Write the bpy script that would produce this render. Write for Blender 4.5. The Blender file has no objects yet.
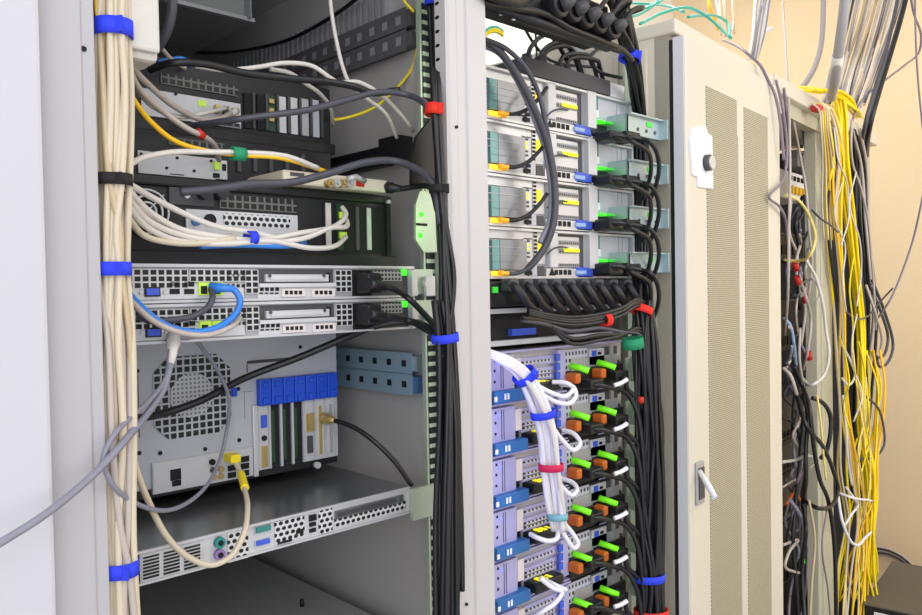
import bpy, math, random
from mathutils import Vector
random.seed(7)
SC = bpy.context.scene
COL = SC.collection

# ------------------------------------------------------------------ camera model
FPX, CX, CY, H = 780.0, 461.0, 307.5, 1.5
YAW = math.radians(46.6)
F0 = Vector((math.cos(YAW), math.sin(YAW), 0)); R0 = Vector((math.sin(YAW), -math.cos(YAW), 0))
TH = math.atan((CY - 290.0) / FPX); RO = math.radians(1.0)
FW = Vector((F0.x*math.cos(TH), F0.y*math.cos(TH), -math.sin(TH)))
U0 = R0.cross(FW)
RT = R0*math.cos(RO) - U0*math.sin(RO)
UP = U0*math.cos(RO) + R0*math.sin(RO)
EYE = Vector((0, 0, H))
def ray(x, y): return FW*FPX + RT*(x-CX) - UP*(y-CY)

class Frame:
    """a horizontal frame: u along the fronts, v into depth"""
    def __init__(s, ox, oy, deg):
        s.o = Vector((ox, oy, 0)); s.a = math.radians(deg)
        s.e = Vector((math.cos(s.a), math.sin(s.a), 0)); s.n = Vector((-math.sin(s.a), math.cos(s.a), 0))
    def w(s, u, v, z): return s.o + s.e*u + s.n*v + Vector((0, 0, z))
    def hit(s, x, y, v):
        d = ray(x, y); k = (v - (EYE-s.o).dot(s.n)) / d.dot(s.n); p = EYE + d*k - s.o
        return p.dot(s.e), p.z
    def hitu(s, x, y, u):
        d = ray(x, y); k = (u - (EYE-s.o).dot(s.e)) / d.dot(s.e); p = EYE + d*k - s.o
        return p.dot(s.n), p.z
    def hitz(s, x, y, z):
        d = ray(x, y); k = (z-EYE.z)/d.z; p = EYE + d*k - s.o
        return p.dot(s.e), p.dot(s.n)
RK = Frame(0, 0, 0)
CB = Frame(1.40, 0.857, 6.4)

# ------------------------------------------------------------------ materials
def lin(c):
    return tuple(((x/255)/12.92 if x/255 <= .04045 else ((x/255+.055)/1.055)**2.4) for x in c) + (1,)
MATS = {}
def mat(name, col, rough=.5, metal=0., emit=None, es=0., noise=.06, scale=40., bump=0., coat=0.):
    m = bpy.data.materials.new(name); m.use_nodes = True
    nt = m.node_tree; b = nt.nodes['Principled BSDF']
    b.inputs['Roughness'].default_value = rough; b.inputs['Metallic'].default_value = metal
    b.inputs['Coat Weight'].default_value = coat
    tc = nt.nodes.new('ShaderNodeTexCoord'); nz = nt.nodes.new('ShaderNodeTexNoise')
    nz.inputs['Scale'].default_value = scale; nz.inputs['Detail'].default_value = 3
    nt.links.new(tc.outputs['Object'], nz.inputs['Vector'])
    mx = nt.nodes.new('ShaderNodeMix'); mx.data_type = 'RGBA'
    c = lin(col)
    mx.inputs['A'].default_value = tuple(x*(1-noise) for x in c[:3])+(1,)
    mx.inputs['B'].default_value = tuple(min(1, x*(1+noise)) for x in c[:3])+(1,)
    nt.links.new(nz.outputs['Fac'], mx.inputs['Factor'])
    nt.links.new(mx.outputs['Result'], b.inputs['Base Color'])
    if emit:
        b.inputs['Emission Color'].default_value = lin(emit); b.inputs['Emission Strength'].default_value = es
    if bump:
        bp = nt.nodes.new('ShaderNodeBump'); bp.inputs['Strength'].default_value = bump; bp.inputs['Distance'].default_value = .002
        nt.links.new(nz.outputs['Fac'], bp.inputs['Height']); nt.links.new(bp.outputs['Normal'], b.inputs['Normal'])
    MATS[name] = m
    return m
def holes(name, base, hole, pu, pz, fill=.7, rnd=False, stag=False, rough=.45, metal=.0, axis='X'):
    """sheet metal punched with a grid of holes"""
    m = mat(name, base, rough, metal, noise=.04)
    nt = m.node_tree; b = nt.nodes['Principled BSDF']
    tc = nt.nodes.new('ShaderNodeTexCoord'); sp = nt.nodes.new('ShaderNodeSeparateXYZ')
    nt.links.new(tc.outputs['Object'], sp.inputs[0])
    def M(op, a, bb=None):
        n = nt.nodes.new('ShaderNodeMath'); n.operation = op
        for i, q in enumerate((a, bb)):
            if q is None: continue
            if isinstance(q, (int, float)): n.inputs[i].default_value = q
            else: nt.links.new(q, n.inputs[i])
        return n.outputs[0]
    u = M('DIVIDE', sp.outputs[axis], pu); w = M('DIVIDE', sp.outputs['Z'], pz)
    if stag:
        u = M('ADD', u, M('MULTIPLY', M('FLOORED_MODULO', M('FLOOR', w), 2.), .5))
    fu = M('ABSOLUTE', M('SUBTRACT', M('FRACT', u), .5)); fw = M('ABSOLUTE', M('SUBTRACT', M('FRACT', w), .5))
    if rnd: d = M('SQRT', M('ADD', M('MULTIPLY', fu, fu), M('MULTIPLY', fw, fw)))
    else: d = M('MAXIMUM', fu, fw)
    k = M('LESS_THAN', d, fill/2)
    mx = nt.nodes.new('ShaderNodeMix'); mx.data_type = 'RGBA'
    nt.links.new(k, mx.inputs['Factor'])
    nt.links.new(b.inputs['Base Color'].links[0].from_socket, mx.inputs['A']); mx.inputs['B'].default_value = lin(hole)
    nt.links.new(mx.outputs['Result'], b.inputs['Base Color'])
    return m

mat('white_paint', (198, 198, 206), .35, noise=.02, scale=6)
mat('post_paint', (196, 192, 193), .38, noise=.03, scale=9)
mat('frame_grey', (178, 177, 182), .4, noise=.02, scale=7)
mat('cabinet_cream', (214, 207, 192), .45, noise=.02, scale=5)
mat('edge_highlight', (214, 214, 220), .3, noise=.02)
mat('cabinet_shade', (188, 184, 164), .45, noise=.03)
mat('wall_cream', (242, 217, 178), .8, noise=.03, scale=2.5, bump=.05)
mat('wall_white', (240, 232, 218), .8, noise=.02, scale=2.5)
mat('floor_tile', (188, 183, 176), .5, noise=.08, scale=8)
mat('side_grey', (186, 183, 182), .45, .1, noise=.04, scale=10)
mat('dark_steel', (92, 92, 96), .45, .2, noise=.08)
mat('lid_dark', (158, 161, 158), .5, .05, noise=.06, scale=12)
mat('steel', (176, 176, 180), .38, .35, noise=.05)
mat('bright_steel', (205, 205, 208), .33, .3, noise=.04)
mat('lid_steel', (138, 140, 142), .28, .75, noise=.05, scale=18)
mat('silver_panel', (205, 205, 208), .4, .15, noise=.03)
mat('tower_grey', (186, 188, 196), .42, .15, noise=.03, scale=15)
mat('zinc', (190, 204, 186), .36, .35, noise=.08, scale=60)
mat('zinc_blue', (172, 190, 196), .3, .5, noise=.08, scale=60)
mat('black_metal', (34, 34, 37), .42, .2, noise=.1)
mat('black_plastic', (24, 24, 27), .42, noise=.1)
mat('charcoal', (70, 70, 74), .5, noise=.06)
mat('black_hole', (6, 6, 7), .7, noise=0)
mat('black_rubber', (34, 34, 40), .46, noise=.1)
mat('black_cable', (27, 27, 31), .38, noise=.12)
mat('grey_cable', (138, 138, 154), .42, noise=.05)
mat('dark_grey_cable', (72, 72, 82), .42, noise=.06)
mat('beige_cable', (210, 197, 175), .45, noise=.04, scale=25)
mat('tan_cable', (194, 175, 144), .45, noise=.05, scale=25)
mat('greige_cable', (188, 177, 170), .45, noise=.05, scale=25)
mat('pale_cable', (216, 211, 205), .42, noise=.04)
mat('white_cable', (232, 230, 240), .4, noise=.02)
mat('yellow_cable', (246, 220, 22), .42, noise=.04)
mat('orange_yellow', (246, 196, 40), .42, noise=.04)
mat('pale_yellow', (236, 214, 130), .45, noise=.05)
mat('blue_cable', (52, 128, 222), .38, noise=.05)
mat('pale_blue', (150, 178, 216), .42, noise=.04)
mat('teal_cable', (60, 176, 160), .42, noise=.05)
mat('purple_grey', (132, 122, 136), .45, noise=.05)
mat('conduit', (158, 154, 156), .5, noise=.04)
mat('strap_blue', (44, 66, 236), .75, noise=.08, scale=300, bump=.15)
mat('strap_black', (28, 26, 28), .75, noise=.1, scale=300)
mat('strap_red', (226, 44, 28), .75, noise=.08, scale=300)
mat('strap_green', (36, 148, 104), .75, noise=.08, scale=300)
mat('strap_teal', (120, 180, 196), .7, noise=.05)
mat('strap_magenta', (206, 28, 84), .7, noise=.05)
mat('tape_red', (196, 40, 30), .5, noise=.05)
mat('vga_blue', (62, 92, 206), .4, noise=.05)
mat('clip_blue', (22, 76, 206), .42, noise=.06)
mat('tab_blue', (44, 106, 172), .45, noise=.06)
mat('ps2_teal', (46, 134, 128), .5)
mat('fan_green', (34, 78, 66), .5)
mat('ps2_purple', (150, 120, 178), .5)
mat('serial_teal', (50, 128, 122), .45)
mat('circuit_green', (34, 66, 40), .5, noise=.15)
mat('gold', (196, 172, 112), .35, .6)
mat('orange_lever', (196, 98, 30), .45, noise=.06)
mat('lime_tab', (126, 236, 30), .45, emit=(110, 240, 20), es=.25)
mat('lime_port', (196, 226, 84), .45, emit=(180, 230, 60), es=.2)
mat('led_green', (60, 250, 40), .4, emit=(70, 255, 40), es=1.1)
mat('led_dim', (60, 200, 60), .4, emit=(70, 230, 60), es=.3)
mat('led_blue', (110, 120, 255), .4, emit=(100, 110, 255), es=2.0)
mat('led_glow', (120, 214, 70), .4, emit=(120, 240, 50), es=.35, noise=.25, scale=120)
mat('led_amber', (255, 190, 40), .4, emit=(255, 190, 50), es=1.6)
mat('led_yellow', (236, 228, 30), .4, emit=(240, 235, 30), es=.7)
mat('amber_plug', (226, 168, 50), .4, emit=(255, 180, 40), es=.35)
mat('violet_glow_panel', (176, 172, 214), .42, .1, noise=.03)  # violet LED glow on pale panels, put into the base colour
mat('bay_grey', (186, 188, 200), .4, .1, noise=.03)
mat('cover_grey', (146, 148, 154), .36, .4, noise=.05)
mat('bay_teal', (112, 156, 156), .35, .2)
mat('pink_label', (222, 212, 210), .6)
mat('paper', (232, 232, 238), .7)
mat('switch_cream', (222, 212, 192), .5, noise=.03)
mat('box_beige', (206, 202, 196), .5, noise=.02)
mat('ups_top', (98, 92, 84), .55, .1, noise=.05, scale=20)
mat('shelf_white', (200, 202, 204), .4, noise=.03)
holes('vent_square', (196, 196, 198), (8, 8, 8), .0092, .0076, .74, metal=.1)
holes('vent_black', (104, 106, 104), (5, 5, 6), .0105, .0095, .74)
holes('vent_hex', (206, 206, 208), (10, 10, 10), .0088, .0072, .72, rnd=True, stag=True)
holes('vent_fine', (150, 150, 154), (24, 24, 26), .0062, .006, .6)
holes('vent_violet_glow', (176, 174, 206), (34, 34, 44), .0105, .0075, .5)  # same violet glow tinted into the vent sheet
holes('hub_mesh', (196, 198, 202), (118, 118, 122), .006, .006, .5)
holes('fan_grille', (188, 190, 196), (14, 14, 16), .0105, .0100, .74)
holes('door_mesh', (196, 189, 166), (122, 117, 97), .0050, .0043, .84, rnd=True, stag=True)
holes('rail_zinc', (194, 210, 186), (30, 36, 34), 1.0, .0158, .62, metal=.3)
holes('rail_dark', (92, 92, 96), (140, 142, 148), .034, .034, .38, axis='Y')
holes('rail_blue', (150, 178, 196), (30, 34, 40), .038, .034, .30, axis='Y', metal=.3)
holes('flange_holes', (196, 192, 193), (20, 20, 22), .034, .019, .26, rnd=True, axis='Y')
mat('clip_steel', (88, 126, 176), .35, .4, noise=.08, scale=60)
holes('slot_rows', (196, 194, 206), (52, 50, 58), .0098, .0125, .50)

# ------------------------------------------------------------------ mesh builder
class MB:
    def __init__(s): s.v = []; s.f = []; s.m = []; s.s = []
    def add(s, vs, fs, m, sm=False):
        k = len(s.v); s.v += [Vector(q) for q in vs]
        for f in fs: s.f.append([i+k for i in f]); s.m.append(m); s.s.append(sm)
        return s
    def box(s, u0, u1, v0, v1, z0, z1, m=None):
        if u0 > u1: u0, u1 = u1, u0
        if v0 > v1: v0, v1 = v1, v0
        if z0 > z1: z0, z1 = z1, z0
        vs = [(u, v, z) for z in (z0, z1) for v in (v0, v1) for u in (u0, u1)]
        return s.add(vs, [(0, 2, 3, 1), (4, 5, 7, 6), (0, 1, 5, 4), (2, 6, 7, 3), (0, 4, 6, 2), (1, 3, 7, 5)], m)
    def prism(s, pts, v0, v1, m=None):
        n = len(pts); vs = [(u, v0, z) for u, z in pts] + [(u, v1, z) for u, z in pts]
        fs = [list(range(n)), list(range(2*n-1, n-1, -1))] + [(i, i+n, (i+1) % n+n, (i+1) % n) for i in range(n)]
        a = sum(pts[i][0]*pts[(i+1) % n][1]-pts[(i+1) % n][0]*pts[i][1] for i in range(n))
        if a < 0: fs = [list(reversed(f)) for f in fs]
        return s.add(vs, fs, m)
    def plan(s, pts, z0, z1, m=None):
        n = len(pts); vs = [(u, v, z0) for u, v in pts] + [(u, v, z1) for u, v in pts]
        a = sum(pts[i][0]*pts[(i+1) % n][1]-pts[(i+1) % n][0]*pts[i][1] for i in range(n))
        fs = [list(range(n-1, -1, -1)), list(range(n, 2*n))] + [(i, (i+1) % n, (i+1) % n+n, i+n) for i in range(n)]
        if a < 0: fs = [list(reversed(f)) for f in fs]
        return s.add(vs, fs, m)
    def cyl(s, p0, p1, r, n=14, m=None, r1=None):
        return s.tube([p0, p1], [r, r if r1 is None else r1], n, m)
    def tube(s, pts, r, n=8, m=None, closed=False):
        pts = [Vector(p) for p in pts]; N = len(pts)
        if not isinstance(r, (list, tuple)): r = [r]*N
        tan = []
        for i in range(N):
            a = pts[(i-1) % N] if (closed or i > 0) else pts[i]
            b = pts[(i+1) % N] if (closed or i < N-1) else pts[i]
            t = b-a; tan.append(t.normalized() if t.length > 1e-9 else Vector((0, 0, 1)))
        nr = tan[0].orthogonal().normalized(); vs = []
        for i in range(N):
            nr = nr - tan[i]*nr.dot(tan[i])
            nr = nr.normalized() if nr.length > 1e-6 else tan[i].orthogonal().normalized()
            bn = tan[i].cross(nr)
            for k in range(n):
                a = 2*math.pi*k/n; vs.append(pts[i]+(nr*math.cos(a)+bn*math.sin(a))*r[i])
        fs = []
        for i in range(N if closed else N-1):
            j = (i+1) % N
            for k in range(n):
                l = (k+1) % n; fs.append((i*n+k, i*n+l, j*n+l, j*n+k))
        s.add(vs, fs, m, True)
        if not closed:
            k = len(s.v)-N*n
            s.f += [[k+q for q in range(n-1, -1, -1)], [k+(N-1)*n+q for q in range(n)]]; s.m += [m, m]; s.s += [False, False]
        return s
    def ring(s, c, ax, R, r, n=32, m=None, sq=1.):
        c = Vector(c); ax = Vector(ax).normalized(); a = ax.orthogonal().normalized(); b = ax.cross(a)
        return s.tube([c+a*R*math.cos(2*math.pi*i/n)+b*R*sq*math.sin(2*math.pi*i/n) for i in range(n)], r, 6, m, True)
    def band(s, c, ax, ra, rb, h, t, m=None, n=26, da=None):
        """a flat strap around an axis"""
        c = Vector(c); ax = Vector(ax).normalized()
        a = Vector(da) if da else R0.copy(); a = (a-ax*a.dot(ax)).normalized(); b = ax.cross(a); vs = []
        for q, (dr, hh) in enumerate(((0, -h/2), (0, h/2), (-t, h/2), (-t, -h/2))):
            for i in range(n):
                w = 2*math.pi*i/n; vs.append(c+ax*hh+a*(ra+dr)*math.cos(w)+b*(rb+dr)*math.sin(w))
        fs = []
        for q in range(4):
            for i in range(n):
                j = (i+1) % n; p = (q+1) % 4; fs.append((q*n+i, q*n+j, p*n+j, p*n+i))
        return s.add(vs, fs, m, True)

ORG = {}
def mkobj(name, mb, m, o):
    me = bpy.data.meshes.new(name); o = Vector(o)
    me.from_pydata([tuple(v-o) for v in mb.v], [], mb.f)
    slots = []
    for q in mb.m:
        q = q or m
        if q not in slots: slots.append(q)
    for q in slots: me.materials.append(MATS[q])
    for p, q, sm in zip(me.polygons, mb.m, mb.s):
        p.material_index = slots.index(q or m); p.use_smooth = sm
    ob = bpy.data.objects.new(name, me); COL.objects.link(ob)
    ORG[ob.name] = o
    return ob
def bev(ob, w, seg=2):
    md = ob.modifiers.new('edges', 'BEVEL'); md.width = w; md.segments = seg; md.limit_method = 'ANGLE'; md.angle_limit = math.radians(40)
    return ob
def tag(ob, label, cat, group=None):
    ob['label'] = label; ob['category'] = cat
    if group: ob['group'] = group
    return ob
def thing(name, label, cat, o, fr=RK, group=None):
    e = bpy.data.objects.new(name, None); COL.objects.link(e); e.empty_display_size = .05
    e.location = fr.w(*o); e.rotation_euler = (0, 0, fr.a); ORG[e.name] = Vector(o)
    return tag(e, label, cat, group)
def part(t, name, mb, m, o=None, b=0, label=None):
    o = Vector(o) if o is not None else ORG[t.name]
    ob = mkobj(name, mb, m, o); ob.parent = t; ob.location = o-ORG[t.name]
    if b: bev(ob, b)
    if label: ob['label'] = label
    return ob
def solo(name, label, cat, mb, m, o, fr=RK, group=None, b=0):
    ob = mkobj(name, mb, m, o); ob.location = fr.w(*o); ob.rotation_euler = (0, 0, fr.a)
    if b: bev(ob, b)
    return tag(ob, label, cat, group)
def struct(name, mb, m):
    ob = mkobj(name, mb, m, (0, 0, 0)); ob['kind'] = 'structure'; return ob
def dup(ob, parent=None, dz=0, label=None):
    c = ob.copy(); COL.objects.link(c); c.parent = parent; ORG[c.name] = ORG[ob.name]+Vector((0, 0, dz if parent is None else 0))
    if parent is None: c.location.z += dz
    if label: c['label'] = label
    for ch in list(ob.children): dup(ch, c)
    return c

def rc(fr, x0, y0, x1, y1, v):
    u0, z1 = fr.hit(x0, y0, v); u1, z0 = fr.hit(x1, y1, v); return u0, u1, z0, z1
def rbox(mb, x0, y0, x1, y1, v, t=.004, m=None, fr=RK, back=.002):
    u0, u1, z0, z1 = rc(fr, x0, y0, x1, y1, v)
    return mb.box(u0, u1, v-t, v+back, z0, z1, m)
def rpart(t, name, m, x0, y0, x1, y1, v, th=.004, fr=RK, b=0, back=.002):
    u0, u1, z0, z1 = rc(fr, x0, y0, x1, y1, v)
    return part(t, name, MB().box(u0, u1, v-th, v+back, z0, z1), m, (u0, v, z0), b)
def spline(pts, k=9):
    P = [Vector(p) for p in pts]; P = [P[0]*2-P[1]]+P+[P[-1]*2-P[-2]]; out = []
    for i in range(1, len(P)-2):
        a, b, c, d = P[i-1:i+3]
        t01 = max((b-a).length, 1e-5)**.5; t12 = max((c-b).length, 1e-5)**.5; t23 = max((d-c).length, 1e-5)**.5
        m1 = (c-b)+((b-a)/t01-(c-a)/(t01+t12))*t12; m2 = (c-b)+((d-c)/t23-(d-b)/(t12+t23))*t12
        for j in range(k):
            t = j/k; out.append(b*(2*t**3-3*t*t+1)+m1*(t**3-2*t*t+t)+c*(-2*t**3+3*t*t)+m2*(t**3-t*t))
    out.append(P[-2]); return out
def world(fr, q):
    if isinstance(q, Vector): return q
    x, y, v = q[:3]
    if len(q) > 3: vv, z = fr.hitu(x, y, v); return fr.w(v, vv, z)     # (x, y, u, 'u')
    u, z = fr.hit(x, y, v); return fr.w(u, v, z)
def cable(label, pts, r, m, fr=RK, group=None, name='cable', cat='cable', k=9, n=8, plug=None):
    w = [world(fr, q) for q in pts]; sp = spline(w, k); o = min(w, key=lambda p: p.z)
    ob = solo(name, label, cat, MB().tube(sp, r, n), m, o, RK, group)
    if plug:       # (material, length, radius, at_end)
        for pm, ln, pr, end in (plug if isinstance(plug, list) else [plug]):
            q = sp if not end else sp[::-1]; a = q[0]; d = (q[0]-q[min(4, len(q)-1)]).normalized()
            pb = MB().tube([a-d*ln*.55, a-d*ln*.1, a, a+d*ln*.45], [r*1.05, pr*.8, pr, pr], 10)
            part(ob, 'plug', pb, pm, a)
    return ob
def bundle(path, n, r, mats, label, group, fr=RK, jit=.35, name='cable', k=6, seg=8):
    C = [world(fr, q[:3]) for q in path]; obs = []
    for i in range(n):
        rho = math.sqrt((i+.5)/n); an = i*2.39996+random.uniform(-.3, .3); pts = []; da = random.uniform(-.5, .5)
        for j, (c, q) in enumerate(zip(C, path)):
            ru, rv = q[3], q[4]; a = an+da*j+random.uniform(-jit, jit); rr = rho*random.uniform(1-jit*.4, 1)
            pts.append(c+R0*ru*rr*math.cos(a)+F0*rv*rr*math.sin(a))
        m = mats[i % len(mats)]
        obs.append(cable(label(m) if callable(label) else label, pts, r if not isinstance(r, tuple) else random.uniform(*r), m, RK, group, name, k=k, n=seg))
    return obs
def strap(label, q, ra, rb, h, m, ax=(0, 0, 1), fr=RK, group=None, tail=True):
    c = world(fr, q); mb = MB().band(c, ax, ra, rb, h, .0018)
    ob = solo('cable_strap', label, 'cable strap', mb, m, c, RK, group)
    if tail:
        p = c+R0*(ra*.5)-F0*(rb*.9); a = Vector(ax).normalized()
        tb = MB(); d = R0*.007; e = F0*.001
        tb.add([p-a*h*.46, p+d-a*h*.46, p+d+a*h*.46, p+a*h*.46, p-e-a*h*.46, p+d-e*3-a*h*.46, p+d-e*3+a*h*.46, p-e+a*h*.46],
               [(0, 1, 2, 3), (7, 6, 5, 4), (0, 4, 5, 1), (1, 5, 6, 2), (2, 6, 7, 3), (3, 7, 4, 0)], None)
        part(ob, 'loose_end', tb, m, c)
    return ob
ORD = ['first', 'second', 'third', 'fourth', 'fifth', 'sixth', 'seventh']

# ------------------------------------------------------------------ the room
struct('floor', MB().box(-2.5, 3.9, -2.5, 2.4, -.05, 0), 'floor_tile')
struct('wall_back', MB().box(-2.5, 3.9, 2.3, 2.4, 0, 3.4), 'wall_white')
struct('wall_right', MB().box(3.80, 3.9, -2.5, 2.3, 0, 3.4), 'wall_cream')

VR = .90      # rear panels of the first rack
# ------------------------------------------------------------------ first rack
t = thing('server_rack', 'open grey rack with white posts holding mixed black and silver machines', 'rack', (.51, 1.25, 0))
uL0, _ = RK.hit(41, 300, .78); uL1, _ = RK.hit(88, 300, .78); uL2, _ = RK.hit(103, 300, .78)
part(t, 'front_post', MB().plan([(uL0+.002, .78), (uL1, .78), (uL1+.002, .783), (uL2, .783), (uL2, .83), (uL0+.002, .83)], .02, 2.06), 'frame_grey', b=.0015)
for y in (49,):
    u, z = RK.hit(83.5, y, .783); part(t, 'bolt_hole', MB().cyl((u, .7815, z), (u, .784, z), .0026), 'black_hole')
uR0, _ = RK.hit(452, 300, .78); uRa, _ = RK.hit(461, 300, .78); uRb, _ = RK.hit(470, 300, .78); uR1, _ = RK.hit(491, 300, .78)
part(t, 'front_post', MB().plan([(uR0, .783), (uR0+.004, .78), (uRa, .78), (uRa+.002, .7825), (uRb, .7825), (uRb+.002, .779), (uR1-.003, .779), (uR1, .783), (uR1, .81), (uR0, .803)], .02, 2.06), 'post_paint', b=.001)
for x, y in ((456, 127), (466, 604)):
    u, z = RK.hit(x, y, .78); part(t, 'bolt_hole', MB().cyl((u, .7775, z), (u, .781, z), .0022), 'black_hole')
fl = MB()
pu = uR0-.001
fl.box(pu-.001, pu+.001, .782, .803, .02, 2.06)
part(t, 'post_flange', fl, 'flange_holes', (pu, .781, .02))
part(t, 'side_panel', MB().box(.800, .812, .90, 1.75, .04, 2.06), 'side_grey')
part(t, 'side_panel', MB().box(.200, .212, .83, 1.75, .04, 2.06), 'side_grey')
part(t, 'rear_door', MB().box(.212, .80, 1.74, 1.76, .04, 2.06), 'side_grey')
part(t, 'base_plate', MB().box(.20, .812, .79, 1.76, .03, .06), 'dark_steel')
part(t, 'top_plate', MB().box(.20, .812, .79, 1.76, 2.06, 2.08), 'frame_grey')
# zinc mounting rails
ux0, _ = RK.hit(421, 150, .905); ux1, _ = RK.hit(433, 150, .905)
for a, bq in ((ux0, ux1), (.222, .262)):
    ro = part(t, 'mounting_rail', MB().box(a, bq, .905, .909, .06, 2.05), 'zinc')
    part(ro, 'hole_strip', MB().box(a+.006, a+.022, .903, .9055, .06, 2.05), 'rail_zinc', (a-.48, .903, .06))
    part(ro, 'rail_lip', MB().box(a-.002, a+.001, .901, .909, .06, 2.05), 'zinc')
    part(ro, 'rail_lip', MB().box(bq, bq+.003, .888, .909, .06, 2.05), 'zinc')
# horizontal punched rails on the side panel
def siderail(ya, yb, m, dots, xr=412):
    va, za = RK.hitu(xr, ya, .79); vb, zb = RK.hitu(xr, yb, .79)
    o = part(t, 'support_rail', MB().box(.782, .80, .93, 1.72, zb, za), m, b=.001)
    zc = (za+zb)/2; h = .017
    part(o, 'slotted_face', MB().box(.780, .7825, .94, 1.70, zc-h, zc+h), dots, (.78, .94, zc-h))
siderail(10, 27, 'dark_steel', 'rail_dark')
siderail(32, 47, 'dark_steel', 'rail_dark')
siderail(356, 371, 'zinc_blue', 'rail_blue', 417)
siderail(376, 393, 'clip_steel', 'rail_blue', 417)
va, za = RK.hitu(412, -22, .79); vb, zb = RK.hitu(412, 8, .79)
mb = MB()
for i in range(44): mb.box(.788, .80, 1.0+i*.0165, 1.0085+i*.0165, zb, za)
part(t, 'ribbed_strip', mb, 'steel')
mb = MB().box(.77, .80, .95, 1.0, *sorted((RK.hitu(412, 160, .79)[1], RK.hitu(412, 135, .79)[1])))
mb.box(.784, .80, 1.0, 1.6, *sorted((RK.hitu(400, 150, .79)[1], RK.hitu(400, 143, .79)[1])))
mb.box(.784, .80, 1.0, 1.6, *sorted((RK.hitu(400, 163, .79)[1], RK.hitu(400, 156, .79)[1])))
part(t, 'slide_rail', mb, 'black_metal')
P = [(419, 191), (428, 191), (434, 208), (436, 252), (423, 252), (415, 240), (415, 205)]
br = part(t, 'green_lit_bracket', MB().prism([RK.hit(x, y, .885) for x, y in P], .883, .888), 'zinc')
rpart(br, 'indicator_light', 'led_green', 419, 212, 423, 217, .884, .002, b=.0004)
rpart(br, 'indicator_light', 'led_green', 418, 233, 422, 238, .884, .002, b=.0004)
rpart(br, 'bracket_slot', 'black_hole', 416, 223, 427, 226, .883, .001)
P = [(431, 118), (416, 137), (411, 158), (411, 184), (436, 186), (436, 118)]
part(t, 'black_bracket', MB().prism([RK.hit(x, y, .868) for x, y in P], .866, .872), 'black_metal')
for y in (262, 300):
    rpart(t, 'rail_bracket', 'bright_steel', 424, y+14, 434, y+34, .893, .004, b=.001)

# closed white door of the neighbouring cabinet at the left edge
t = thing('white_cabinet', 'glossy white closed cabinet at the left edge beside the first rack', 'cabinet', (0, .9, 0))
part(t, 'door', MB().box(-.42, uL0, .758, .779, .05, 2.06), 'white_paint', b=.004)
part(t, 'body', MB().box(-.42, .195, .781, 1.75, .03, 2.06), 'white_paint')

# --- beige box and dark hose at the top left
u0, u1, z0, z1 = rc(RK, 131, -40, 162, 62, .80)
t = thing('junction_box', 'beige plastic box hanging behind the top of the beige cable bundle', 'junction box', (u0, .83, z0))
part(t, 'housing', MB().box(u0-.02, u1, .806, .85, z0, 2.05), 'box_beige', b=.006)
part(t, 'cover_lip', MB().box(u0-.018, u1-.001, .799, .8065, z0+.008, 2.05), 'box_beige', b=.004)
cable('dark blue grey hose hanging beside the beige box at the top of the rack', [(170, -25, .90), (172, 5, .90), (167, 30, .91), (156, 50, .93)], .0065, 'dark_grey_cable')

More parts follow.
